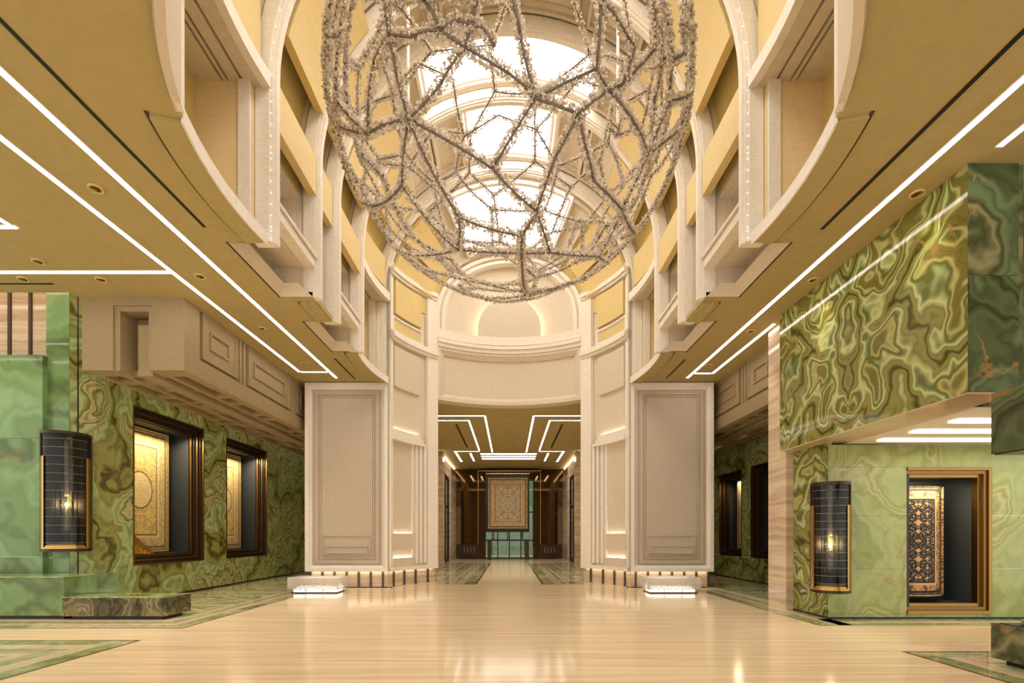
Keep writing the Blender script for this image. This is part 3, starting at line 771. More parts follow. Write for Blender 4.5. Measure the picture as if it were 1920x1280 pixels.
def display(n, P, u0, u1, v0, v1, deep, lab, mirror_u=False):
    """display window: five stepped bronze frames going in, dark lined box behind"""
    w = setting('window_%d' % n, lab)
    d = 0.012
    for k in range(5):
        i0 = .045 * k
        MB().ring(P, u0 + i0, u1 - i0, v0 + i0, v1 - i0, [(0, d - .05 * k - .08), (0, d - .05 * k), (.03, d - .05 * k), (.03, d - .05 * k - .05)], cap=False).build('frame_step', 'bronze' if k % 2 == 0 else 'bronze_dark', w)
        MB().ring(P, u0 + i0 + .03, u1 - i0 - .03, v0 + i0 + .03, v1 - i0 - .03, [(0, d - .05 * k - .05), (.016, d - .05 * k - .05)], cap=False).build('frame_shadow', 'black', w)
    i0 = .225
    MB().ring(P, u0 + i0, u1 - i0, v0 + i0, v1 - i0, [(-.02, -.25), (0, -.25), (0, -deep)], cap=True).build('case_lining', 'slate', w)
    return w
w1 = display(1, PLW, 10.28, 12.66, .77, 4.2, .85, 'near carpet display window in the left onyx wall with stepped bronze frame')
w2 = display(2, PLW, 13.66, 15.95, .77, 4.2, .85, 'farther carpet display window in the left onyx wall with stepped bronze frame')
GR = ((.86, .60, .20), (.90, .74, .40), (.80, .62, .30), (.52, .36, .14), (.22, .16, .08))
for k, (y0, y1, lab) in enumerate(((10.35, 12.25, 'gold medallion carpet hung in the nearer left display window'), (13.75, 15.55, 'gold medallion carpet hung in the farther left display window'))):
    mt = 'rug_gold_%d' % k
    rug_mat(mt, *GR[:3], GR[3], GR[4], 1, y0, y1, 1.02, 3.95)
    r = MB().box(-8.66, -8.63, y0, y1, 1.02, 3.95).build('hanging_carpet', mt); tag(r, lab, 'carpet', 'carpets in the left display windows')
    MB().ring(flat((-8.63, 0, 0), (0, 1, 0), (0, 0, 1), (1, 0, 0)), y0 - .01, y1 + .01, 1.01, 3.96, [(0, -.03), (0, .012), (.018, .012), (.018, 0)], cap=False).build('carpet_binding', 'brass', r)
    lamp('case_light', 'AREA', (-8.30, (y0 + y1) / 2, 3.9), 52, (1, .84, .60), (0, R_(-18), 0), w1 if k == 0 else w2, shape='RECTANGLE', size=.12, size_y=1.7)
st = thing('stepped_reflection', 'solid stand-in for a gold stepped stair ornament standing inside the nearer left display window', 'reflection', None, (-8.3, 10.8, 1.0))  # mirrored image of the frame, built as an added solid stair
for k in range(8):                                         # solid gold treads shaped after the reflection
    o = MB().box(-8.52 + k * .05, -8.47 + k * .05, 10.58 + k * .055, 10.98 + k * .012, 1.0, 1.42 - k * .055).build('reflection_step', 'brass'); o.parent = st; o.matrix_parent_inverse.translation = (8.3, -10.8, -1.0)

# column, corner blocks and stone bench on the left
col = setting('wall_column_left', 'green onyx corner column beside the sconce')
PCf = flat((0, 9.0, 0), (1, 0, 0), (0, 0, 1), (0, -1, 0))
slabs(col, PCf, [-8.62, -8.19], [0, 1.0, 3.3, 4.6, 6.5], 'onyx_jade')
a, b_ = Vector((-8.18, 9.0, 0)), Vector((-8.0, 9.36, 0)); U = (b_ - a).normalized()
slabs(col, flat(a, U, (0, 0, 1), (U.y, -U.x, 0)), [0, (b_ - a).length], [0, 1.0, 3.3, 4.6, 6.5], 'onyx_olive')
bx('column_core', 'black', col, -8.6, -8.12, 9.1, 9.5, 0, 6.4)
bk = setting('wall_block_left', 'tall jade onyx block wall at the left edge')
slabs(bk, flat((0, 8.9, 0), (1, 0, 0), (0, 0, 1), (0, -1, 0)), [-12, -10.2, -8.59], [.05, 1.02, 3.2, 4.74], 'onyx_jade', th=.1)
bx('block_side', 'onyx_jade', bk, -8.70, -8.592, 8.96, 9.02, .05, 4.74)
bx('block_top', 'onyx_jade', bk, -12, -8.6, 8.95, 9.3, 4.68, 4.73)
tw = setting('wall_far_left', 'travertine wall strip with dark slats above the jade block')
for k in range(8):
    x = -9.17 - k * .40
    bx('stone_panel', 'trav', tw, x - .0, x + .33, 9.3, 9.36, 4.4, 6.5)
    bx('slat', 'brown_slat_shade', tw, x + .335, x + .395, 9.28, 9.36, 4.4, 6.5)
bx('stone_panel', 'trav', tw, -8.77, -8.5, 9.3, 9.36, 4.4, 6.5)
bx('cove_strip', 'cove', tw, -12, -7.6, 8.40, 8.46, 6.2, 6.24)
bn = thing('stone_block', 'tall jade green onyx bench block at the left edge', 'bench block', None, (-8.5, 8.6, 0))
def tb(nm, mt, par, *d, bevel=0):
    o = bx(nm, mt, None, *d, bevel=bevel); put(o, par); return o
bpy.context.view_layer.update()
tb('block_face', 'onyx_jade', bn, -10.2, -7.5, 8.14, 8.80, .06, .70, bevel=.008); tb('block_face', 'onyx_jade', bn, -7.95, -7.5, 8.80, 9.25, .06, .70)
tb('top_rim', 'onyx_pale', bn, -10.2, -7.49, 8.12, 8.80, .70, .725); tb('toe', 'black', bn, -10.2, -7.55, 8.2, 8.8, 0, .06)
bn2 = thing('stone_bench', 'low dark olive onyx bench slab in front of the left onyx wall', 'bench', None, (-6.6, 8.4, 0))
bpy.context.view_layer.update()
tb('seat_slab', 'onyx_dark', bn2, -7.485, -5.74, 8.09, 8.72, .06, .37, bevel=.006); tb('top_rim', 'onyx_olive', bn2, -7.485, -5.73, 8.08, 8.73, .37, .378); tb('toe', 'black', bn2, -7.4, -5.86, 8.19, 8.66, 0, .06)

# ------------------------------------------------------------------ right side: hanging onyx block and pale onyx wall
hb = setting('wall_right_upper', 'hanging block of book-matched olive onyx on the right')
XR = 5.1
slabs(hb, flat((XR, 0, 0), (0, 1, 0), (0, 0, 1), (-1, 0, 0)), [5.38, 7.28, 9.12], [3.0, 4.95, ZC], 'onyx_book', th=.08, gap=.0015)
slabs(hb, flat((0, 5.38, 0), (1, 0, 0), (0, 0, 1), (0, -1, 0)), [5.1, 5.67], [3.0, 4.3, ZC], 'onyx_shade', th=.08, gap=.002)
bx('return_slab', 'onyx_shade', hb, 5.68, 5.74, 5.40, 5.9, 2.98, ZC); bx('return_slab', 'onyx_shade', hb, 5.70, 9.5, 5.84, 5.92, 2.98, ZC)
bx('soffit_slab', 'trav', hb, 5.1, 5.74, 5.38, 8.6, 2.985, 3.0); bx('soffit_slab', 'trav', hb, 5.1, 5.4, 8.6, 9.12, 2.985, 3.0)
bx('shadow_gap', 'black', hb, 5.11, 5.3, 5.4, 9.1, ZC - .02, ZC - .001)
bx('edge_slab', 'trav', hb, 5.19, 5.4, 9.06, 9.13, 3.0, ZC)
pd = setting('wall_right_pendant', 'dark green onyx pendant block at the right edge')
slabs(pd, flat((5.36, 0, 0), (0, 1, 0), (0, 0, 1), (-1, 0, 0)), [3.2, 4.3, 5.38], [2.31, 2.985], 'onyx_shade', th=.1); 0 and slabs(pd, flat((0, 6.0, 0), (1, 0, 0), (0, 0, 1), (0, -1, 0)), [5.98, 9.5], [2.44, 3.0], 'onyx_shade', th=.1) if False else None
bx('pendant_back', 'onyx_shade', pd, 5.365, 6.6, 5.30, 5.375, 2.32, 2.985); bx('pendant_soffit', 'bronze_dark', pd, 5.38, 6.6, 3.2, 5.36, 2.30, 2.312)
wr = setting('wall_right', 'pale green onyx wall with a carpet niche on the right')
YR = 8.19
PR = flat((0, YR, 0), (1, 0, 0), (0, 0, 1), (0, -1, 0))
slabs(wr, PR, [5.40, 5.72, 6.73, 8.15, 9.6], [.03, .09, .85, 1.75, 2.57, 2.95], 'onyx_pale', [(6.73, 8.15, .09, 2.57)])
slabs(wr, flat((5.40, 0, 0), (0, -1, 0), (0, 0, 1), (-1, 0, 0)), [-9.2, -8.19], [.03, 1.75, 2.57, 2.99], 'onyx_book', gap=.001)
bx('wall_base', 'black', wr, 5.42, 9.6, YR - .005, YR + .05, 0, .03); bx('wall_base', 'black', wr, 5.395, 5.45, YR, 9.2, 0, .03)
bx('wall_core', 'black', wr, 5.48, 6.7, 8.3, 9.2, .03, 2.9)
tp = setting('wall_pier_right', 'travertine pier between the onyx block and the right aisle')
bx('stone_panel', 'trav', tp, 5.26, 5.75, 9.2, 9.82, 0, ZC); bx('stone_reveal', 'trav', tp, 5.262, 5.41, 9.19, 9.2, 0, 3.0)
bx('light_slot', 'cove', tp, 5.245, 5.26, 9.16, 9.19, 3.75, 5.0)
lc = setting('ceiling_right', 'low ceiling of light troughs under the hanging onyx block')
bx('ceiling_panel', 'pale', lc, 5.74, 9.6, 5.9, 8.3, 2.97, 3.02)
for k, (y0, y1) in enumerate(((6.45, 6.57), (7.10, 7.21), (7.74, 7.84))):
    bx('light_panel', 'led', lc, 6.0, 9.5, y0, y1, 2.955, 2.965); bx('trough_edge', 'pale', lc, 5.95, 9.5, y1, y1 + .05, 2.93, 2.97)
# niche with bronze frame and bowed carpet
n3 = setting('window_3', 'tall carpet niche in the pale onyx wall with broad brass frame')
for k, (i0, d) in enumerate(((0, .03), (.06, .0), (.115, -.05))):          # three bronze steps along top, right jamb and sill
    mt = ('bronze_gold', 'bronze', 'bronze_gold')[k]; y0 = YR - d; y1 = YR + .16
    bx('frame_step', mt, n3, 6.73, 8.15 - i0, y0, y1, 2.57 - i0 - .055, 2.57 - i0); bx('frame_step', mt, n3, 6.73, 8.15 - i0, y0, y1, .09 + i0, .145 + i0)
    bx('frame_step', mt, n3, 8.095 - i0, 8.15 - i0, y0, y1, .145 + i0, 2.515 - i0)
bx('jamb_lining', 'slate', n3, 6.735, 6.79, YR + .02, YR + .16, .2, 2.45)
MB().ring(PR, 6.79, 7.99, .25, 2.41, [(-.05, -.09), (0, -.09), (0, -.75)], cap=True).build('case_lining', 'slate', n3)
rug_mat('rug_navy', (.62, .36, .16), (.70, .45, .22), (.58, .34, .13), (.70, .45, .22), (.035, .04, .045), 0, 6.56, 7.66, .36, 2.28, med=False, grid=True, bw=.24)
pth = arc3((6.82, YR + .28), (7.66, YR + .36), -.12, 14)
rg = MB().slab(path_patch(pth), 0, 1, .36, 2.28, -.015, .015, 14).build('bowed_carpet', 'rug_navy'); tag(rg, 'bowed navy and copper floral carpet in the right onyx niche', 'carpet')
lamp('case_light', 'AREA', (7.15, YR + .14, 2.34), 22, (1, .78, .5), (R_(20), 0, 0), n3, shape='RECTANGLE', size=.9, size_y=.08)
# right-hand low block with bronze dish
rb = thing('stone_plinth', 'low green onyx plinth block at the lower right corner', 'plinth', None, (5.9, 4.7, 0))
bpy.context.view_layer.update()
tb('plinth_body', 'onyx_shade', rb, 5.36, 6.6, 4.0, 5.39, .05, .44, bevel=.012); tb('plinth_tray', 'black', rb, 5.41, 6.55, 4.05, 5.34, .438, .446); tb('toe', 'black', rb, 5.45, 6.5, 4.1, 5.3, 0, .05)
dsh = thing('bronze_dish', 'stack of bronze rings forming a dish on the right plinth', 'dish', None, (5.84, 4.9, .446))
for k in range(5):
    r = .44 - .055 * k
    o = MB().lathe((0, 0, .03 + k * .028), [(0, 0), (r, 0), (r + .02, .012), (r, .02), (0, .02)], 28).build('dish_ring', 'bronze', dsh)
o = MB().lathe((0, 0, 0), [(0, 0), (.2, 0), (.24, .03), (0, .03)], 24).build('dish_foot', 'bronze_dark', dsh)
# right aisle onyx wall
XA = 7.5
ra = setting('wall_aisle_right', 'olive onyx wall with two display windows in the right aisle')
PRA = flat((XA, 0, 0), (0, 1, 0), (0, 0, 1), (-1, 0, 0))
RW = [(13.1, 15.0, .74, 3.56), (15.6, 17.25, .74, 3.56)]
slabs(ra, PRA, [9.9, 11.5, 13.1, 15.0, 15.6, 17.25, 19, 21], [.03, .74, 2.2, 3.56, 5.5], 'onyx_olive', RW)
bx('wall_base', 'black', ra, XA + .01, XA + .05, 9.9, 21, 0, .03)
w4 = display(4, PRA, *RW[0], .8, 'nearer display window in the right aisle onyx wall'); w5 = display(5, PRA, *RW[1], .8, 'farther display window in the right aisle onyx wall')
rug_mat('rug_gold_r', *GR[:3], GR[3], GR[4], 1, 15.4, 16.42, 1.0, 3.28)
r = MB().box(7.74, 7.76, 15.86, 16.42, 1.0, 3.28).build('hanging_carpet', 'rug_gold_r'); tag(r, 'narrow gold carpet seen in the right aisle display window', 'carpet')
lamp('case_light', 'AREA', (7.66, 16.1, 3.27), 14, (1, .80, .52), (0, R_(18), 0), w5, shape='RECTANGLE', size=.08, size_y=.5)
# aisle end walls far behind the piers
for s, side in ((-1, 'left'), (1, 'right')):
    o = MB().box(s * 3.4, s * 9, 21, 21.2, 0, ZC).build('wall_aisle_end_' + side, 'onyx_olive'); struct(o, 'green onyx wall closing the ' + side + ' aisle')

# ------------------------------------------------------------------ corridor
cw = {}
for s, side in ((-1, 'left'), (1, 'right')):
    c = setting('wall_corridor_' + side, 'travertine and dark door wall of the far corridor, ' + side + ' side')
    def B(name, mat, *d, bevel=0.): return sgn(MB().box(*d), s).build(name, mat, c, bevel=bevel)
    B('stone_panel', 'trav', 3.12, 3.45, 22.6, 23.3, 0, ZC - .15); B('stone_panel', 'trav', 3.4, 3.55, 16.6, 22.6, 0, ZC)
    B('stone_panel', 'trav', 3.40, 3.5, 23.3, 24.2, 0, 5.2)
    B('stone_panel', 'trav', 3.28, 3.5, 27.2, 29.9, 0, ZC - .2); B('stone_panel', 'trav', 3.4, 3.55, 24.2, 27.2, 4.7, ZC - .2)
    B('cove_strip', 'cove', 3.34, 3.40, 23.4, 29.6, ZC - .08, ZC - .05)
    B('dark_wall', 'dark_mirror', 3.5, 3.55, 24.2, 27.2, 0, 4.7)
    dr = setting('door_1' if s < 0 else 'door_2', 'tall dark bronze framed glass door in the ' + side + ' corridor wall')
    for y in (24.25, 25.7, 27.1): sgn(MB().box(3.38, 3.5, y - .05, y + .05, 0, 4.65), s).build('door_stile', 'black', dr)
    for z in (.1, 3.0, 4.6): sgn(MB().box(3.38, 3.5, 24.25, 27.1, z - .06, z + .06), s).build('door_rail', 'black', dr)
    sgn(MB().box(3.43, 3.44, 24.3, 27.05, .1, 4.6), s).build('door_pane', 'dark_mirror', dr)
    sgn(MB().box(3.34, 3.37, 25.58, 25.61, 1., 2.2), s).build('door_pull', 'bronze', dr)
ew = setting('wall_far', 'dark bronze mirror wall at the end of the corridor')
YE = 30.
for s in (-1, 1):
    MB().box(s * 1.95, s * 3.4, YE, YE + .08, 0, ZC).build('mirror_panel', 'dark_mirror', ew)
    MB().box(s * 1.53, s * 1.92, YE, YE + .08, 0, ZC).build('mirror_panel', 'dark_mirror', ew)
    MB().box(s * 1.92, s * 1.95, YE - .02, YE + .08, 0, ZC).build('mirror_joint', 'brass', ew)
    MB().box(s * 1.9, s * 3.4, YE - .04, YE, .05, .9).build('wall_dado', 'bronze_dark', ew)
    for k in range(4): MB().box(s * (2.15 + k * .2), s * (2.22 + k * .2), YE - .06, YE - .04, .35, .75).build('dado_rib', 'bronze', ew)
MB().box(-1.55, 1.55, YE, YE + .08, 4.9, ZC).build('mirror_panel', 'dark_mirror', ew)
MB().box(-1.95, 1.95, YE - .5, YE, 5.36, 5.42).build('ledge_light', 'brass', ew)
win = setting('window_6', 'glazed garden opening behind the hanging carpet screen')
MB().box(-1.53, 1.53, YE + .03, YE + .045, 0.02, 4.9).build('pane', 'glass', win)
for x in (-1.5, -.72, 0, .72, 1.5): MB().box(x - .03, x + .03, YE, YE + .08, 0, 4.9).build('mullion', 'black', win)
for z in (.05, 1.15, 2.9, 4.85): MB().box(-1.53, 1.53, YE, YE + .08, z - .035, z + .035).build('transom', 'black', win)
sc = thing('carpet_screen', 'dark framed screen with an antique gold carpet hanging at the corridor end', 'screen', None, (0, 28.9, 0))
bpy.context.view_layer.update()
rug_mat('rug_antique', (.34, .24, .12), (.56, .42, .22), (.50, .25, .06), (.66, .58, .42), (.06, .035, .012), 0, -1.26, 1.08, 1.86, 4.9, med=False)
tb('screen_panel', 'black', sc, -1.42, 1.20, 28.92, 29.02, 1.66, 5.12); tb('carpet', 'rug_antique', sc, -1.26, 1.08, 28.89, 28.92, 1.86, 4.9)
tb('screen_rail', 'brass', sc, -1.42, 1.20, 28.9, 28.96, 5.12, 5.16)
for x in (-1.0, -.1, .8): tb('screen_post', 'black', sc, x - .03, x + .03, 28.94, 29.0, 1.2, 1.66)
cs = thing('console_table', 'long dark console table under the hanging carpet screen', 'table', None, (0, 28.9, 0))
bpy.context.view_layer.update()
tb('tabletop', 'black', cs, -1.5, 1.28, 28.7, 29.2, 1.14, 1.2, bevel=.01)
for x in (-1.3, .94): tb('table_leg', 'bronze_dark', cs, x, x + .22, 28.75, 29.15, 0, 1.14)
struct(MB().box(-6, 6, 36, 36.2, 0, 6).build('wall_garden', 'leaf'), 'dense green hedge wall beyond the far glazing')
random.seed(5)
for k, (x, y, h) in enumerate(((-1.3, 32.2, 2.4), (0, 33., 3.0), (1.3, 32.2, 2.2), (2.6, 33.2, 2.8), (-2.6, 33.4, 3.2))):
    sh = thing('garden_shrub', ('leafy green shrub in the garden beyond the far glazing, ' + ('left of centre', 'at centre', 'right of centre', 'far right', 'far left')[k]), 'shrub', 'garden shrubs', (x, y, 0))
    for mt in ('leaf', 'leaf_light'):
        mb = MB()
        for q in range(130):
            p = Vector((random.uniform(-.45, .45), random.uniform(-.4, .4), random.uniform(.25, h))); a = random.uniform(0, 6.3); t = random.uniform(-.6, .8); l = random.uniform(.14, .3)
            u = Vector((math.cos(a), math.sin(a), t)).normalized() * l; v = u.orthogonal().normalized() * l * .3
            mb.quad(p, p + u * .5 + v, p + u, p + u * .5 - v)
        tag(mb.build('foliage', mt, sh, fix=False), kind='stuff')
    MB().tube([(0, 0, 0), (.03, .02, h * .5), (0, 0, h * .9)], .035, 6).build('stem', 'pot', sh)

# ------------------------------------------------------------------ ceiling lights
def strip(label, group, *d, z=ZC):
    x0, x1, y0, y1 = d
    o = thing('light_strip', label, 'light strip', group, ((x0 + x1) / 2, (y0 + y1) / 2, z - .012))
    cx, cy = (x0 + x1) / 2, (y0 + y1) / 2
    MB().box(x0 - cx, x1 - cx, y0 - cy, y1 - cy, .0, .012).build('diffuser', 'led', o)
    if x1 - x0 < y1 - y0:
        MB().box(x0 - cx - .012, x0 - cx, y0 - cy, y1 - cy, .002, .012).build('edge_trim', 'pale', o); MB().box(x1 - cx, x1 - cx + .012, y0 - cy, y1 - cy, .002, .012).build('edge_trim', 'pale', o)
    else:
        MB().box(x0 - cx, x1 - cx, y0 - cy - .012, y0 - cy, .002, .012).build('edge_trim', 'pale', o); MB().box(x0 - cx, x1 - cx, y1 - cy, y1 - cy + .012, .002, .012).build('edge_trim', 'pale', o)
    return o
w = .034
G = 'linear ceiling lights'
strip('long light line on the left ceiling nearest the nave', G, -4.53 - w, -4.53 + w, -6.5, 12.66)
strip('long light line on the left ceiling, farther from the nave', G, -5.29 - w, -5.29 + w, -6.5, 12.2)
strip('short cross light joining the two left light lines by the pier', G, -5.25, -4.60, 12.2 - w, 12.2 + w)
strip('light line running left across the ceiling toward the travertine strip', G, -12, -5.33, 7.59 - w, 7.59 + w)
strip('light line at the left frame edge crossing the ceiling', G, -12, -6.62, 6.48 - w, 6.48 + w)
strip('light line at the left frame edge running toward the camera', G, -6.66 - w, -6.66 + w, -6.5, 6.45)
strip('long light line on the right ceiling beside the nave', G, 4.66 - w, 4.66 + w, -6.5, 12.66)
strip('light line on the right ceiling between the pier and the onyx block', G, 5.17 - w, 5.17 + w, 9.46, 12.3)
strip('light line on the right ceiling at the frame edge', G, 5.21 - w, 5.21 + w, -6.5, 5.14)
strip('short cross light joining the two right light lines by the pier', G, 4.73, 5.13, 12.3 - w, 12.3 + w)
for s, sd in ((-1, 'left'), (1, 'right')):
    def st_(lab, x0, x1, y0, y1): strip(lab + ', ' + sd + ' half', 'corridor ceiling lights', *sorted((s * x0, s * x1)), y0, y1)
    st_('inner receding light line on the corridor ceiling', .81, .87, 16.7, 23.8); st_('outer receding light line on the corridor ceiling', 1.42, 1.48, 17.35, 23.3)
    st_('front cross light line on the corridor ceiling', .86, 4, 16.6, 16.68); st_('second cross light line on the corridor ceiling', 1.47, 4, 17.27, 17.35)
    st_('short inner light line near the corridor end', 1.90, 1.99, 24.2, 26.6); st_('short outer light line near the corridor end', 2.60, 2.70, 23.6, 26.9)
    st_('thin cross light between the corridor lines', 1.45, 2.6, 23.55, 23.62)
    o = struct(bx('air_slot_' + sd, 'black', None, *sorted((s * 1.93, s * 2.0)), 17.9, 22.6, ZC - .008, ZC - .001), 'black linear air slot in the corridor ceiling, ' + sd)
for k in range(3):
    strip(('front', 'middle', 'rear')[k] + ' broad light bar of the trough at the corridor end', 'corridor trough lights', -1.45, 1.37, 24.2 + k * .75, 24.52 + k * .75)
for nm, d in (('trim_1', (-4.11, -4.07, -2, 6.49)), ('trim_2', (4.20, 4.25, -2, 6.54)), ('trim_3', (-12, -7.5, 7.93, 7.97)), ('trim_4', (-4.1, -4.05, 11.3, 12.75)), ('trim_5', (4.1, 4.15, 11.35, 12.7))):
    struct(bx(nm, 'black', None, *d, ZC - .006, ZC - .001), 'black linear air slot in the ceiling')
DL = [(179, 352, 'round gold downlight nearest the camera on the left ceiling'), (375, 517, 'second gold downlight on the left ceiling between the light lines'), (491, 615, 'third gold downlight on the left ceiling between the light lines'), (570, 681, 'left ceiling downlight closest to the left pier'),
      (71, 489, 'left ceiling downlight just before the cross light line'), (43, 522, 'leftmost downlight beyond the cross light line'), (189, 523, 'downlight above the boxed beam end'),
      (1720, 362, 'round gold downlight nearest the camera on the right ceiling'), (1525, 524, 'second downlight on the right ceiling beside the onyx block'), (1408, 620, 'third downlight on the right ceiling between the light lines'), (1330, 684, 'right ceiling downlight closest to the right pier')]
DLW = [((px - 955) * ZH / 907, ZH, lab) for px, py, lab in DL for ZH in (907 * (ZC - 1.4) / (1005 - py),)]
DLW += [(x, y, None) for x, y in ((0, 17.3), (0, 19), (0, 20.6), (0, 22.4), (-2.2, 17.2), (2.2, 17.2))]
for k, (x, y, lab) in enumerate(DLW):
    if lab is None: lab = 'small downlight on the corridor ceiling, ' + ('first on the centre line', 'second on the centre line', 'third on the centre line', 'fourth on the centre line', 'by the left opening edge', 'by the right opening edge')[k - 11]
    o = thing('downlight', lab, 'downlight', 'recessed downlights', (x, y, ZC - .02))
    MB().lathe((0, 0, 0), [(.062, .0), (.078, .0), (.08, .02), (.06, .02), (.062, .0)], 24).build('bezel', 'bezel', o, smooth=False)
    MB().lathe((0, 0, 0), [(.0, .019), (.03, .019), (.062, .006)], 20).build('reflector', 'brass', o, smooth=True)
    MB().box(-.016, .016, -.05, .05, .004, .018).build('baffle', 'bronze', o)
    lamp('downlight_lamp', 'SPOT', (0, 0, -.03), 150 if k < 7 else (70 if k < 11 else 230), (1, .88, .70), (0, 0, 0), o, spot_size=R_(62), spot_blend=.9, shadow_soft_size=.06)

# ------------------------------------------------------------------ wall sconces
def sconce(label, x, y, z0, z1, wd, face):
    """half-round lantern on a wall corner: dark back, ribbed glass, brass sides, stepped tray, candle lamp"""
    h = z1 - z0; r = wd / 2
    o = thing('wall_sconce', label, 'wall lamp', 'half-round candle sconces', (x, y, z0)); o.rotation_euler[2] = face
    A0, A1 = math.pi, 2 * math.pi                                  # bulges toward local -Y
    b_ = MB().prism([(-r, 0), (0, .10), (r, 0), (r, .02), (0, .13), (-r, .02)], 0, h).build('back_plate', 'black', o)
    MB().lathe((0, 0, 0), [(0, 0), (r * .98, 0), (r * .98, .05), (0, .05)], 20, A0, A1).build('base_pan', 'bronze_dark', o)
    MB().lathe((0, 0, h - .05), [(0, .0), (r * .98, 0), (r * .98, .05), (0, .05)], 20, A0, A1).build('top_cap', 'bronze_dark', o)
    for k in range(3): MB().lathe((0, 0, .05 + k * .03), [(0, 0), (r * (1.0 - .05 * k), 0), (r * (1.0 - .05 * k), .03), (0, .03)], 20, A0, A1).build('tray_step', 'brass', o)
    for s in (-1, 1):
        aa = A0 if s < 0 else A1 - .62
        MB().lathe((0, 0, 0), [(r * .955, .06), (r * .985, .06), (r * .985, h * .79), (r * .955, h * .79), (r * .955, .06)], 6, aa, aa + .62).build('side_reflector', 'brass', o)
        MB().box(s * r * .95, s * r, -.03, .03, 0, h).build('side_rail', 'bronze_dark', o)
        MB().tube([(s * r * .40, -.03, .14), (s * r * .40, -.03, h * .56)], .012, 6).build('support_rod', 'black', o)
    gl = MB().lathe((0, 0, 0), [(r * .93, .05), (r * .93, h - .05)], 26, A0, A1).build('ribbed_shade', 'ribbed_glass', o, smooth=True, fix=False)
    nrib = 13
    for k in range(nrib):
        z = .16 + (h - .3) * k / (nrib - 1)
        mb = MB(); mb.lathe((0, 0, z), [(r * .935, -.0025), (r * .942, 0), (r * .935, .0025)], 20, A0 + .45, A1 - .45)
        mb.build('glass_rib', 'rib_line', gl, smooth=True)
    MB().lathe((0, -.04, .14), [(0, 0), (.05, 0), (.05, .22), (.042, .24), (0, .24)], 16).build('candle_cup', 'candle_dark', o)
    MB().lathe((0, -.04, .38), [(0, 0), (.028, 0), (.028, h * .2), (0, h * .2)], 14).build('candle_tube', 'ice_glass', o)
    MB().lathe((0, -.04, .34), [(.10, 0), (.10, h * .40)], 20).build('inner_glass', 'glass', o, smooth=True, fix=False)
    zb = .38 + h * .2
    MB().lathe((0, .0, zb + .2), [(.0, 0)] + [(.034 + .006 * (q % 2), q * .03) for q in range(int((h - zb - .3) / .03))] + [(0, h - zb - .3)], 12).build('sheen_rod', 'ice_glass', o, smooth=True)  # added rod, modelled in place of the sheen on the curved glass
    MB().lathe((0, -.04, zb), [(0, 0), (.012, .01), (.022, .035), (.014, .07), (0, .09)], 12).build('flame_bulb', 'bulb', o, smooth=True)
    lamp('sconce_lamp', 'POINT', (0, -.07, zb + .05), 16, (1, .68, .34), (0, 0, 0), o, shadow_soft_size=.05)
    return o
sconce('tall half-round sconce with candle bulb on the left onyx column', -8.17, 8.93, 1.125, 3.29, .72, R_(36))
sconce('half-round sconce with candle bulb on the right onyx corner', 5.40, 8.14, .46, 2.30, .58, R_(-31))

# ------------------------------------------------------------------ cast glass benches
for lab, x0, x1 in (('lit cast glass bench in front of the left pier', -5.42, -4.14), ('lit cast glass bench in front of the right pier', 3.36, 4.68)):
    y0, y1 = 11.78, 12.45; cx, cy = (x0 + x1) / 2, (y0 + y1) / 2
    o = thing('glass_bench', lab, 'bench', 'cast glass benches', (cx, cy, 0)); hx, hy = (x1 - x0) / 2, (y1 - y0) / 2
    MB().box(-hx, hx, -hy, hy, .10, .39).build('glass_seat', 'ice_glass', o, bevel=.02)
    MB().box(-hx + .12, hx - .12, -hy + .1, hy - .1, .03, .099).build('light_base', 'bench_led', o)
    MB().box(-hx + .08, hx - .08, -hy + .06, hy - .06, 0, .03).build('foot_plate', 'bronze_dark', o)
    for k in range(1, 3): MB().box(-hx + 2 * hx * k / 3 - .004, -hx + 2 * hx * k / 3 + .004, -hy + .05, hy - .05, .04, .10).build('divider', 'bronze_dark', o)
    lamp('bench_lamp', 'AREA', (0, 0, .105), 4, (1, .86, .7), (R_(180), 0, 0), o, shape='RECTANGLE', size=1.0, size_y=.4)

# ------------------------------------------------------------------ chandelier: a globe-shaped web of crystal strands
CY, CZ, CR, CRZ = 7.0, 7.5, 2.5, 2.4
ch = thing('chandelier', 'huge globe chandelier woven of crystal covered branches under the vault', 'chandelier', None, (0, CY, CZ))
def on_globe(px, py):
    """the point of the globe's near surface seen along a sight line of the photograph"""
    d = Vector(((px - 955) / 907, 1, (1005 - py) / 907)); o = Vector((0, -CY, 1.4 - CZ))
    q = Vector((1 / CR, 1 / CR, 1 / CRZ)); D = Vector((d.x * q.x, d.y * q.y, d.z * q.z)); O = Vector((o.x * q.x, o.y * q.y, o.z * q.z))
    a, b_, c = D.dot(D), D.dot(O), O.dot(O) - 1; disc = b_ * b_ - a * c
    t = (-b_ - math.sqrt(max(disc, 0))) / a
    p = O + D * t
    p.normalize()
    return Vector((p.x * CR, p.y * CR, p.z * CRZ))
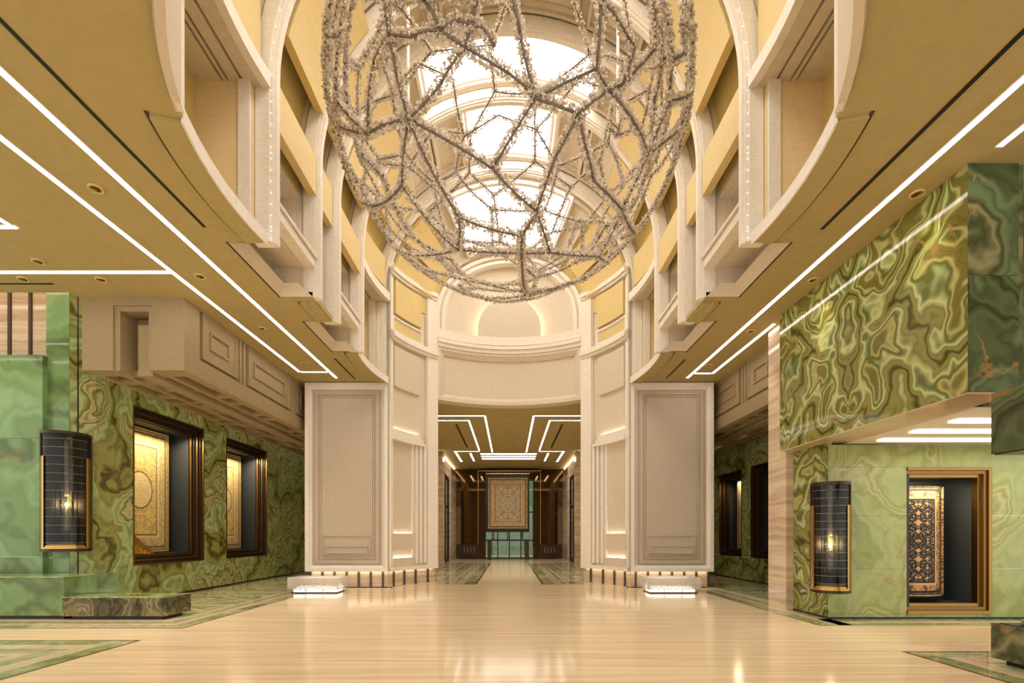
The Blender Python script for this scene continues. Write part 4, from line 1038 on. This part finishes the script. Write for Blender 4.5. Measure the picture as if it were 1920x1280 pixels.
NODES = {1: (616, -4), 2: (597, 63), 3: (594, 164), 4: (602, 218), 5: (622, 265), 6: (637, 300), 7: (648, -4), 8: (636, 68), 9: (630, 187), 10: (636, 270), 11: (724, -4), 12: (729, 66), 13: (744, 145), 14: (765, 223),
    15: (772, 70), 16: (826, 56), 17: (853, 37), 18: (908, 54), 19: (927, 87), 20: (792, -4), 21: (873, 89), 22: (828, 155), 23: (896, -4), 24: (955, 138), 25: (1005, 183), 26: (924, 316), 27: (1006, 395), 28: (1031, 473),
    29: (962, -4), 70: (975, 61), 30: (1118, 129), 31: (1127, -4), 71: (1149, 178), 32: (1214, 288), 33: (1085, 213), 34: (1165, 159), 35: (1228, 92), 36: (1043, 291), 37: (1222, -4), 38: (1242, -4), 39: (1254, 59), 40: (1261, 112), 41: (1256, 188),
    42: (1302, -4), 43: (1299, 82), 44: (1297, 169), 45: (1270, 245), 46: (1282, -4), 72: (1286, 101), 47: (1273, 280), 48: (1239, 390), 49: (1190, 436), 50: (1144, 493), 51: (1067, 531), 52: (985, 553), 53: (894, 556), 54: (817, 527), 55: (745, 475), 56: (709, 416), 57: (666, 377),
    58: (729, 457), 59: (860, 468), 60: (1121, 479), 61: (1166, 393), 62: (1101, 287), 73: (1112, 337), 63: (754, 346), 64: (700, 386), 65: (861, 407), 66: (978, 441), 67: (929, 536), 74: (802, 507), 75: (690, 250), 76: (700, 120), 77: (1190, 90)}
EDG = [(1, 2), (2, 3), (3, 4), (4, 5), (5, 6), (7, 8), (8, 9), (9, 10), (10, 6), (2, 8), (11, 12), (12, 13), (13, 14), (12, 15), (15, 16), (16, 17), (17, 18), (18, 19), (20, 16), (16, 21), (21, 22), (22, 14), (23, 21), (21, 24), (24, 25), (14, 26), (26, 27), (27, 28),
    (29, 70), (70, 25), (25, 30), (31, 30), (30, 71), (71, 32), (25, 26), (25, 33), (33, 34), (34, 35), (33, 36), (36, 27), (37, 35), (38, 39), (39, 40), (40, 41), (41, 32), (42, 43), (43, 44), (44, 45), (45, 32), (46, 72), (72, 40), (44, 47), (47, 48), (48, 49), (49, 50), (50, 51), (51, 52), (52, 53), (53, 54), (54, 55), (55, 56), (56, 57), (57, 6),
    (58, 59), (59, 28), (55, 58), (28, 60), (60, 50), (60, 61), (61, 32), (61, 73), (73, 62), (14, 63), (63, 64), (64, 57), (63, 59), (14, 65), (65, 59), (65, 66), (66, 27), (66, 52), (58, 74), (74, 67), (67, 51), (10, 64), (9, 75), (75, 14), (76, 75), (12, 76), (77, 34), (31, 77), (41, 44), (49, 61), (62, 33), (4, 75), (56, 64)]
P3 = {k: on_globe(*v) for k, v in NODES.items()}
segs = [(P3[a], P3[b_], 1.0) for a, b_ in EDG]
random.seed(21)
def dual_net(n, scale, keep):
    """edges of the cell pattern dual to a convex hull of scattered points"""
    bm = bmesh.new()
    for k in range(n):
        z = 1 - 2 * (k + .5) / n; a = k * 2.39996 + random.uniform(-.5, .5); z = max(-.99, min(.99, z + random.uniform(-.09, .09))); q = math.sqrt(1 - z * z)
        bm.verts.new((q * math.cos(a), q * math.sin(a), z))
    bmesh.ops.convex_hull(bm, input=bm.verts)
    out = []
    cen = {f: f.calc_center_median().normalized() for f in bm.faces}
    for e in bm.edges:
        if len(e.link_faces) == 2:
            a, b_ = [cen[f] for f in e.link_faces]
            m_ = (a + b_) / 2
            if keep(m_) : out.append((Vector((a.x * CR * scale, a.y * CR * scale, a.z * CRZ * scale)), Vector((b_.x * CR * scale, b_.y * CR * scale, b_.z * CRZ * scale)), scale))
    bm.free(); return out
view = (Vector((0, -CY, 1.4 - CZ))).normalized()
segs += dual_net(62, 1.0, lambda m_: m_.dot(view) < .42)
segs += dual_net(50, .90, lambda m_: m_.dot(view) < .62 and m_.z < .75)
for k in (1, 7, 11, 20, 23, 29, 31, 37, 38, 42, 46):       # carry the traced strands on over the crown
    p = P3[k]; best = min((q for a, b_, _ in segs[len(EDG):] for q in (a, b_) if q.z > p.z + .25), key=lambda q: (q - p).length)
    segs.append((p, best, 1.0))
OCT = [(1, 0, 0), (-1, 0, 0), (0, 1, 0), (0, -1, 0), (0, 0, 1), (0, 0, -1)]
OF = [(0, 2, 4), (2, 1, 4), (1, 3, 4), (3, 0, 4), (2, 0, 5), (1, 2, 5), (3, 1, 5), (0, 3, 5)]
nseg = 0
for a, b_, sc_ in segs:
    ln = (b_ - a).length
    if ln < .05: continue
    nseg += 1
    t_ = (b_ - a).normalized(); o1 = t_.orthogonal().normalized(); o2 = t_.cross(o1)
    bow = Vector((a + b_)).normalized() * ln * ln * .045 + Vector((random.uniform(-1, 1), random.uniform(-1, 1), random.uniform(-1, 1))) * ln * .035
    n = max(3, int(ln / .14))
    cv = [a.lerp(b_, k / n) + bow * (4 * (k / n) * (1 - k / n)) for k in range(n + 1)]
    near = 1.0 if (a.y + b_.y) / 2 < 0 else .82
    inw = -((a + b_) / 2); inw = (inw - t_ * inw.dot(t_)).normalized(); sdw = t_.cross(inw)
    so = MB().tube(cv, .0155 * near, 6).build('strand', 'wire', ch, smooth=True, fix=False)
    cm = MB(); cnt = int(ln * (430 if near == 1.0 else 290))
    for q in range(cnt):                                     # drops hang on the inner side and flanks of the branch
        u = random.random() * n; k = min(int(u), n - 1); p = cv[k].lerp(cv[k + 1], u - k)
        an = random.choice((-1, 1)) * random.uniform(.45, 2.25); rr = (.020 + .046 * random.random() ** 1.1) * near
        c = p + (inw * math.cos(an) + sdw * math.sin(an)) * rr
        sz = random.uniform(.009, .018) * near
        ax = Vector((random.gauss(0, 1), random.gauss(0, 1), random.gauss(0, 1))).normalized(); ay = ax.orthogonal().normalized(); az = ax.cross(ay)
        st_z = random.uniform(.7, 1.9)
        i = len(cm.v)
        for x, y, z in OCT: cm.v.append(tuple(c + (ax * x * st_z + ay * y + az * z) * sz))
        cm.f += [(i + f[0], i + f[1], i + f[2]) for f in OF]
    tag(cm.build('crystals', 'crystal', so, fix=False), kind='stuff')
for x in (-1.78, 1.91):
    MB().tube([(x, 1.5, 1.15), (x, 1.5, 3.45)], .028, 8).build('suspension_rod', 'pale', ch)
print('strands', nseg, 'objects', len(bpy.data.objects), 'tris', sum(len(p.vertices) - 2 for m_ in bpy.data.meshes for p in m_.polygons))
